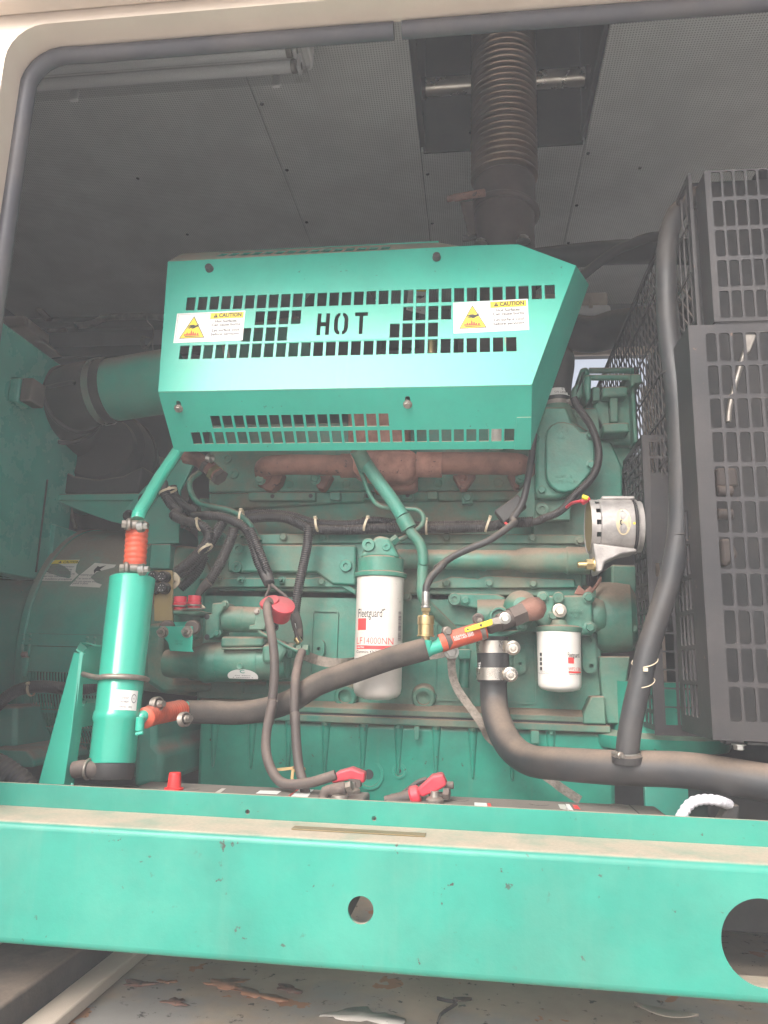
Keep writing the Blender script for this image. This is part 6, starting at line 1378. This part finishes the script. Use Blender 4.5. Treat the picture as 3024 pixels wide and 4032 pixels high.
ob('red_cover', prism([q('C7',505,310,yT), q('C7',515,255,yT), q('C7',545,230,yT), q('C7',635,205,yT), q('C7',725,240,yT), q('C7',718,310,yT), q('C7',640,285,yT)], (0,.035,0)), 'redpl', t1, bev=.005, seg=3)
ob('clamp', join(rod(q('C7',615,325,yT), q('C7',615,360,yT), .013, 18), obox(q('C7',660,300,yT+.01), (.013,0,0), (0,.012,0), (0,0,.008))), 'cable', t1, 40)
t2, p2_ = terminal('red capped clamp on the right battery post', 'C7', (1180,432), None, None, None)
yU = p2_.y
ob('red_cover', prism([q('C7',1060,350,yU), q('C7',1160,258,yU), q('C7',1230,244,yU), q('C7',1262,315,yU), q('C7',1225,345,yU), q('C7',1095,400,yU)], (0,.04,0)), 'redpl', t2, bev=.005, seg=3)
ob('red_sleeve', rod(q('C7',1020,392,yU+.02), q('C7',1085,375,yU+.02), .019, 20), 'redpl', t2, 40)
ob('clamp', join(rod(q('C7',1195,405,yU+.02), q('C7',1195,365,yU+.02), .016, 18), rod(q('C7',1240,320,yU+.02), q('C7',1305,318,yU+.02), .0075, 12), lathe([(0,0),(.0115,0),(.0115,.012),(0,.012)], q('C7',1240,372,yU+.01), (1,-.2,0), 6)), 'cable', t2, 40)
t3 = thing('negative_clamp', 'dirty bare metal battery clamp in front of the left red one', 'clamp', onlid('C7', 558, 398))
p3 = onlid('C7', 560, 400)
ob('post', lathe([(0,0),(.018,0),(.017,.006),(.010,.008),(.009,.020),(0,.02)], p3, (0,0,1), 28), 'dirtysteel', t3, 35)
ob('clamp', join(rod(q('C7',500,355,p3.y), q('C7',600,335,p3.y), .013, 16), rod(q('C7',560,370,p3.y), q('C7',560,325,p3.y), .015, 18)), 'cable', t3, 45)
ob('lug', tube([q('C7',510,350,p3.y), q('C7',470,355,p3.y), q('C7',455,400,p3.y), q('C7',450,440,p3.y-.01)], .0105, 14, .006), 'cable', t3, 50)
ob('bolt', lathe([(0,0),(.0105,0),(.0105,.012),(0,.012)], q('C7',605,330,p3.y-.005), (1,-.2,.3), 6), 'dirtysteel', t3, 35)

# ================================================================ cables
CR = .0105
c1 = tag(ob('battery_cable', tube(path('B6', 1.745, [(1300,830),(1268,870),(1270,960,1.72),(1300,1120,1.70),(1325,1300,1.69),(1330,1500,1.68),(1310,1750,1.67),(1280,1950,1.66)])+path('A7', 1.62, [(1180,60,1.655),(1152,200,1.64),(1152,300,1.62),(1185,385,1.60),(1235,425,1.585),(1330,420,1.575),(1400,402,1.57),(1450,385,1.57)]), CR, 16, .008), 'cable', sm=50), 'dusty battery cable running from the red boot to the left clamp', 'cable', 'battery cables')
c2 = tag(ob('battery_cable', tube(path('B6', 1.80, [(1580,1300),(1550,1380,1.77),(1520,1550,1.70),(1512,1750,1.68),(1512,1950,1.67)])+path('A7', 1.66, [(1275,120),(1280,240,1.645),(1292,350,1.63),(1315,440,1.61),(1320,480,1.60)]), CR, 16, .008), 'cable', sm=50), 'dusty battery cable hanging from the starter stud', 'cable', 'battery cables')
tag(ob('battery_cable', tube(path('C7', yU+.02, [(860,430),(930,412),(1000,395),(1030,388)]), .0125, 16, .008), 'cable', sm=50), 'thick short cable entering the right red clamp sleeve', 'cable', 'battery cables')
tag(ob('thin_cable', tube(path('C7', yU+.03, [(915,425),(960,385),(1030,330),(1080,295),(1130,280)]), .0055, 12, .008), 'rubber', sm=50), 'thin black cable behind the right red clamp', 'cable')
tg = thing('straw_tie', 'straw coloured tie round the hanging battery cable', 'tie', q('C7', 290, 215, 1.63))
ob('loop', torus(q('C7',288,212,1.64), (.05,-.15,1), .0135, .003, 24, 8), 'straw', tg, 50)
ob('tail', strap(path('C7', 1.625, [(130,218),(200,212),(255,206)]), .006, .0015, (0,0,1)), 'straw', tg)
ob('tail', strap(path('C7', 1.615, [(255,215),(248,260),(256,325)]), .006, .0015, (1,0,0)), 'straw', tg)
gs = thing('ground_strap', 'grey braided strap dropping from its bolt behind the coolant pipe', 'strap', q('B4', 180, 840, 1.89))
ob('braid', strap(path('B4', 1.88, [(180,850),(178,960),(195,1080),(240,1190),(310,1290),(390,1400),(470,1520),(560,1650,1.9)])+path('C8', 1.88, [(100,380),(200,455),(330,540)]), .020, .006, (1,0,.1)), 'braid', gs, 40)
ob('lug', slab('B4', [(135,800),(225,800),(222,912),(132,908)], 1.868, 1.873), 'dirtysteel', gs, bev=.001)
bolt(gs, q('B4',180,840,1.868), FRONT, .0135, 'hex', 'steel')
tag(ob('ground_strap', strap(path('B5', 1.88, [(215,1325,1.83),(320,1365),(450,1395),(600,1400,1.90),(720,1380,1.95),(900,1350,1.97),(1100,1335,1.95),(1350,1325,1.91),(1510,1300,1.885)]), .024, .006, (0,0,1)), 'braid', sm=40), 'flat braided strap passing behind the large filter', 'strap')

# ================================================================ wiring conduits
def conduit(label, pts, r, rip=.0019, pitch=.0056, m='conduit', nm_='wiring_conduit', n=12):
    return tag(ob(nm_, tube(pts, r, n, rip=rip, pitch=pitch), m, sm=70), label, 'conduit', 'wiring conduits')
conduit('thick conduit from the air cleaner down to the breaker plate', path('B8', 1.90, [(1330,1560,1.93),(1345,1640),(1390,1720),(1450,1790)])+path('B6', 1.88, [(430,70),(560,130),(650,155),(715,195),(735,260),(700,340),(620,430),(540,505),(440,580)]), .0125)
conduit('second conduit beside it, bound by the lower tie', path('B6', 1.90, [(880,95),(850,150),(800,240),(740,340),(660,440),(560,540),(470,605)]), .0125)
conduit('short conduit behind the bound pair', path('B8', 1.95, [(1400,1590),(1430,1680),(1520,1760),(1620,1800)]), .0135)
conduit('lowest conduit running under the bound pair', path('B6', 1.94, [(700,430),(640,560),(560,650),(480,720)]), .0125)
conduit('conduit leading to the starter relay caps', path('B6', 1.89, [(965,180),(950,250),(910,350),(870,440),(820,540),(770,620),(730,680)]), .0125)
tag(ob('tape_end', tube(path('B6', 1.87, [(740,668),(690,715),(655,760),(632,800)]), .0125, 14, .006, rf=lambda t: .014-.006*t), 'tape', sm=60), 'taped conduit end above the red relay caps', 'tape')
conduit('left conduit of the pair dropping to the red boot', path('B6', 1.89, [(600,75,1.92),(720,68),(850,80),(950,115),(1060,180),(1110,270),(1145,370),(1180,480),(1235,600),(1275,680,1.86)]), .0105)
conduit('right conduit of the pair dropping to the red boot', path('B6', 1.885, [(1110,190),(1150,280),(1190,380),(1235,490),(1275,600),(1290,680,1.86)]), .0105)
conduit('main conduit along the block above the side cover', path('C3', 1.94, [(560,720),(660,700),(780,695),(900,710),(1000,755),(1080,790),(1200,800),(1400,802),(1560,795)])+path('C4', 1.94, [(100,895),(300,890),(600,893),(850,890),(1000,885),(1100,875),(1250,850,1.93),(1450,838,1.92)]), .0125)
conduit('upper conduit riding on the main one', path('C3', 1.955, [(500,690),(640,665),(800,670),(950,690),(1080,735),(1220,752),(1400,755),(1560,735)])+path('C4', 1.955, [(60,835),(160,828),(330,850),(500,870),(700,865),(900,862),(1050,860)]), .0105)
conduit('conduit hanging from the main run beside the large filter', path('B6', 1.90, [(1640,170),(1635,260),(1620,380),(1590,520),(1560,660),(1535,800),(1515,960)]), .0115)
tag(ob('tape_end', tube(path('B6', 1.885, [(1515,950),(1540,1030),(1550,1110),(1550,1190,1.86)]), .011, 14, .006), 'tape', sm=60), 'taped lead below the conduit beside the large filter', 'tape')
tag(ob('brass_ferrule', rod(q('B6',1528,1170,1.845), q('B6',1560,1220,1.845), .009, 14), 'brass', sm=40), 'small brass ferrule above the starter stud', 'ferrule')
tag(ob('wire_tag', obox(q('B6',1511,1080,1.865), (.004,0,.0), (0,.001,0), (-.002,0,.011)), 'label'), 'tiny white tag on the thin wire beside the conduit', 'tag')
conduit('thin green painted conduit from the air cleaner', path('C3', 1.93, [(180,330,1.98),(100,400),(110,500),(170,580),(290,612),(420,640),(520,690),(590,760),(640,850,1.95)])+path('B6', 1.94, [(1195,305)]), .0075, .0007, .004, 'casting')
conduit('conduit curving round the cover plate', path('C4', 1.92, [(1380,842),(1480,835)])+path('C5', 1.905, [(400,1905),(520,1860),(620,1790),(690,1700),(790,1600),(880,1510),(950,1400),(985,1270),(980,1130),(945,1000),(890,880),(820,780),(750,680),(715,600)]), .0095, .0009, .0042, 'conduit')
tag(ob('wire_plug', obox(q('C4',1265,740,1.89), (.030,0,.022), (0,.016,0), (-.012,0,.016)), 'rubber', bev=.004), 'black wire plug below the right end of the manifold', 'plug')
tag(ob('loose_wire', tube(path('C4', 1.88, [(1210,790),(1205,820),(1225,850),(1245,865)]), .0032, 8, .004), 'redink', sm=60), 'short red wire under the black plug', 'wire')
tag(ob('loose_wire', tube(path('B6', 1.80, [(1160,1020),(1180,1090),(1230,1140),(1330,1180),(1430,1240),(1540,1290)]), .0045, 10, .006), 'casting', sm=60), 'green wire from the solenoid to the starter stud', 'wire')
tag(ob('loose_wire', tube(path('B6', 1.84, [(1285,690),(1280,740),(1255,790),(1250,830)]), .0042, 10, .006), 'cable', sm=60), 'brown wire entering the left red boot', 'wire')
tag(ob('loose_wire', tube(path('B6', 1.84, [(1300,690),(1370,750),(1440,810),(1468,900),(1490,1010),(1520,1120),(1560,1210)]), .0042, 10, .006), 'cable', sm=60), 'brown wire arching over the right red boot', 'wire')
tag(ob('loose_wire', tube(path('B6', 1.80, [(625,795),(650,830),(660,870),(700,903)]), .003, 8, .004), 'tie', sm=60), 'pale wire beside the relay caps', 'wire')
conduit('conduit crossing the slotted generator cover', path('B7', 1.78, [(-60,1760),(40,1660),(150,1590),(270,1560),(400,1555),(560,1570),(720,1575),(840,1550)]), .0135)
conduit('large conduit in the lower left corner behind the rail', path('C6', 1.50, [(-80,560),(0,595),(80,650),(150,705),(200,760)]), .024, .002, .010)
conduit('dark loom curving at the left edge above the generator', path('B8', 2.1, [(-60,1960),(40,1965),(110,1995),(170,2040)]), .02, .0, .004, 'rubber', 'wire_loom') if False else None
ties = (('C3',178,760,1.875,(.9,-.1,.25),.016),('B6',708,370,1.87,(.55,0,-.8),.020),('C3',518,690,1.91,(1,0,-.1),.017),('C3',1138,760,1.935,(1,0,.2),.020),('C3',1540,755,1.935,(1,0,-.3),.020),('C4',580,880,1.94,(1,0,0),.020),('C4',1080,860,1.935,(.9,0,-.3),.020),('B7',270,1580,1.78,(1,0,.2),.0155),('B8',1372,1625,1.905,(.35,.1,-.9),.024))
for i, (z, u, v, Y, d, r) in enumerate(ties):
    where = ('on the thick conduit left of the side cover','round the bound pair of conduits','near the left end of the main conduit','by the conduit junction','above the large filter','right of the green oil pipe','near the right end of the main conduit','on the conduit crossing the generator','below the air cleaner')[i]
    t = thing('cable_tie', 'cream nylon cable tie '+where, 'cable tie', q(z,u,v,Y), 'cream cable ties')
    ob('loop', lathe([(r,-.003),(r+.0014,-.003),(r+.0014,.003),(r,.003)], q(z,u,v,Y), d, 28), 'tie', t, 50)
    c = q(z,u,v,Y); x_, y_, z_ = frame(d); n_ = Vector((0,-.6,.8)); n_ = (n_-z_*n_.dot(z_)).normalized()
    ob('head', obox(c+n_*(r+.003), z_*.004, z_.cross(n_)*.0035, n_*.003), 'tie', t)
# breaker plate
bp_ = thing('breaker_plate', 'tan metal plate with four round black breakers', 'plate', q('B6', 330, 1050, 1.80))
ob('plate', slab('B6', [(240,565),(400,562),(412,580),(412,1020),(245,1020)], 1.80, 1.806), 'tan', bp_, bev=.001)
ob('plate_tab', slab('B6', [(115,600),(160,570),(235,565),(238,620)], 1.81, 1.82), 'gen', bp_, bev=.003)
for u, v in ((268,625),(352,625),(265,727),(350,727)):
    b0 = ob('breaker', lathe([(0,0),(.0150,0),(.0150,.010),(.0135,.012),(.0135,.020),(.012,.021),(.009,.0195),(0,.0195)], q('B6',u,v,1.80), (-.15,-1,0), 24), 'rubber', bp_, 35)
    c = q('B6',u,v,1.80)+Vector((-.15,-1,0)).normalized()*.0205
    for k_ in range(3):
        a = 2*pi*k_/3+.5; p = c+Vector((.0085*cos(a), 0, .0085*sin(a)))
        ob('lettering', place(fit_text('- -', .010, .003), p+Vector((.005*sin(a), 0, -.005*cos(a))), (-sin(a),0,cos(a)), (-cos(a),0,-sin(a)), Vector((0,-1,0))), 'label', b0)
ob('wire_bundle', join(*[tube(path('B6', 1.83, [(410,590+i*25),(440,600+i*18),(470,650+i*6),(430,690+i*8),(410,720)]), .004, 8, .006) for i in range(4)]), 'tie', bp_, 60); bp_.children[-1]['kind'] = 'stuff'

# ================================================================ rope, wedge and floor litter
tag(ob('rope', tube(path('C8', 1.44, [(1030,690,1.42),(1060,630),(1100,575),(1150,545),(1230,535),(1310,545),(1385,572,1.47)]), .0085, 14, rip=.0012, pitch=.010), 'rope', sm=70), 'loop of white braided rope behind the rail at the right', 'rope')
tag(ob('rubber_wedge', prism([q('C8',1310,690,1.46), q('C8',1390,570,1.46), q('C8',1460,575,1.46), q('C8',1450,690,1.46)], (0,.03,0)), 'rubber', bev=.003), 'black rubber wedge at the end of the white rope', 'wedge')
tag(ob('cross_member', box(q('C8',1230,520,1.75).x, 1.2, 1.75, 1.95, .10, q('C8',1400,500,1.75).z), 'dark', bev=.004), 'dark cross member below the coolant pipe on the right', 'beam')
tag(ob('support_plate', box(q('C8',790,500,1.9).x, q('C8',1225,500,1.9).x, 1.9, 1.92, .10, q('C8',1000,430,1.9).z), 'gen', bev=.002), 'dark green support plate right of the oil pan', 'plate')
def leaf(label, z, u, v, L, w_, rot, m, name, curl=.3):
    c = PZ(*src(z, u, v), .004); V, Fc = [], []; n = 8
    dx, dy = cos(rot), sin(rot)
    for i in range(n+1):
        t = i/n; ww = w_*sin(pi*min(1, max(.03, t)))**.7; x = (t-.5)*L; h_ = .006+curl*L*(t-.5)**2
        for s in (-1, 0, 1): V.append(c+Vector((dx*x-dy*ww*s, dy*x+dx*ww*s, h_+(.004 if s else 0))))
    for i in range(n):
        for j in range(2): Fc.append([3*i+j, 3*i+j+1, 3*i+j+4, 3*i+j+3])
    return tag(ob(name, (V, Fc), m, sm=60, solid=.0008), label, 'leaf' if name == 'dry_leaf' else 'flake')
leaf('curled dry leaf on the floor below the right end of the rail', 'A8', 1220, 1440, .11, .016, -.25, 'beige', 'dry_leaf')
leaf('small pale dry leaf on the floor below the middle of the rail', 'A8', 340, 1380, .035, .010, .2, 'foam', 'dry_leaf')
def flake(label, z, u, v, L, w_, rot, m, seed):
    rnd = random.Random(seed); c = PZ(*src(z, u, v), .002); n = 22; V = [c+Vector((0,0,.0012))]; ph = [rnd.random()*6 for _ in range(4)]
    for i in range(n):
        a = 2*pi*i/n; r = 1+.28*sin(2*a+ph[0])+.22*sin(3*a+ph[1])+.16*sin(5*a+ph[2])+.12*sin(8*a+ph[3])
        x, y = L*.5*r*cos(a), w_*r*sin(a); V.append(c+Vector((x*cos(rot)-y*sin(rot), x*sin(rot)+y*cos(rot), .001+max(0, rnd.uniform(-.004, .003)))))
    return tag(ob('paint_flake', (V, [[0, 1+i, 1+(i+1) % n] for i in range(n)]), m, sm=60, solid=.0006), label, 'flake', 'paint flakes on the floor')
for i, (z, u, v, L, w_, r_, mt_) in enumerate((('A7',755,1370,.05,.012,.1,'rust'),('A7',975,1290,.09,.020,.1,'undercoat'),('A7',1110,1335,.10,.018,-.25,'undercoat'),('A7',720,1282,.03,.008,0,'undercoat'),('A7',1245,1312,.05,.016,-.3,'rust'),('A7',600,1290,.06,.014,.3,'rust'),('A7',1570,1430,.12,.03,.2,'filt'))):
    flake(('rust brown paint flake nearest the floor strip','wide orange paint flake, left piece','long orange paint flake, right piece','small orange flake near the rail edge','brown flake beside the grey patch','dark brown flake left of the orange ones','large pale flake at the bottom of the picture')[i], z, u, v, L, w_, r_, mt_, i+5)
tag(ob('rubber_strip', strap([PZ(*src('A8', u, v), .006+h_) for u, v, h_ in ((230,1460,0),(245,1420,.004),(280,1395,.006),(315,1370,.008),(270,1360,.004),(230,1350,0))], .006, .0025, (0,0,1)), 'rubber'), 'bent black rubber strip lying on the floor', 'strip')

# ================================================================ added haze volume in place of lens glare
hzm = bpy.data.materials.new('pale_glare_veil'); hzm.use_nodes = True
n = hzm.node_tree.nodes; n.clear(); L = hzm.node_tree.links
out = n.new('ShaderNodeOutputMaterial'); pv = n.new('ShaderNodeVolumePrincipled'); L.new(pv.outputs[0], out.inputs['Volume'])
pv.inputs['Color'].default_value = (.93,.94,1,1); pv.inputs['Density'].default_value = .033; pv.inputs['Anisotropy'].default_value = 0
hz_o = ob('veil', box(-9.5, 9.5, -9.5, 9.5, -1, 3.3), hzm); tag(hz_o, 'pale haze added in place of lens glare', 'veil', kind='stuff')
sc.cycles.volume_bounces = 2
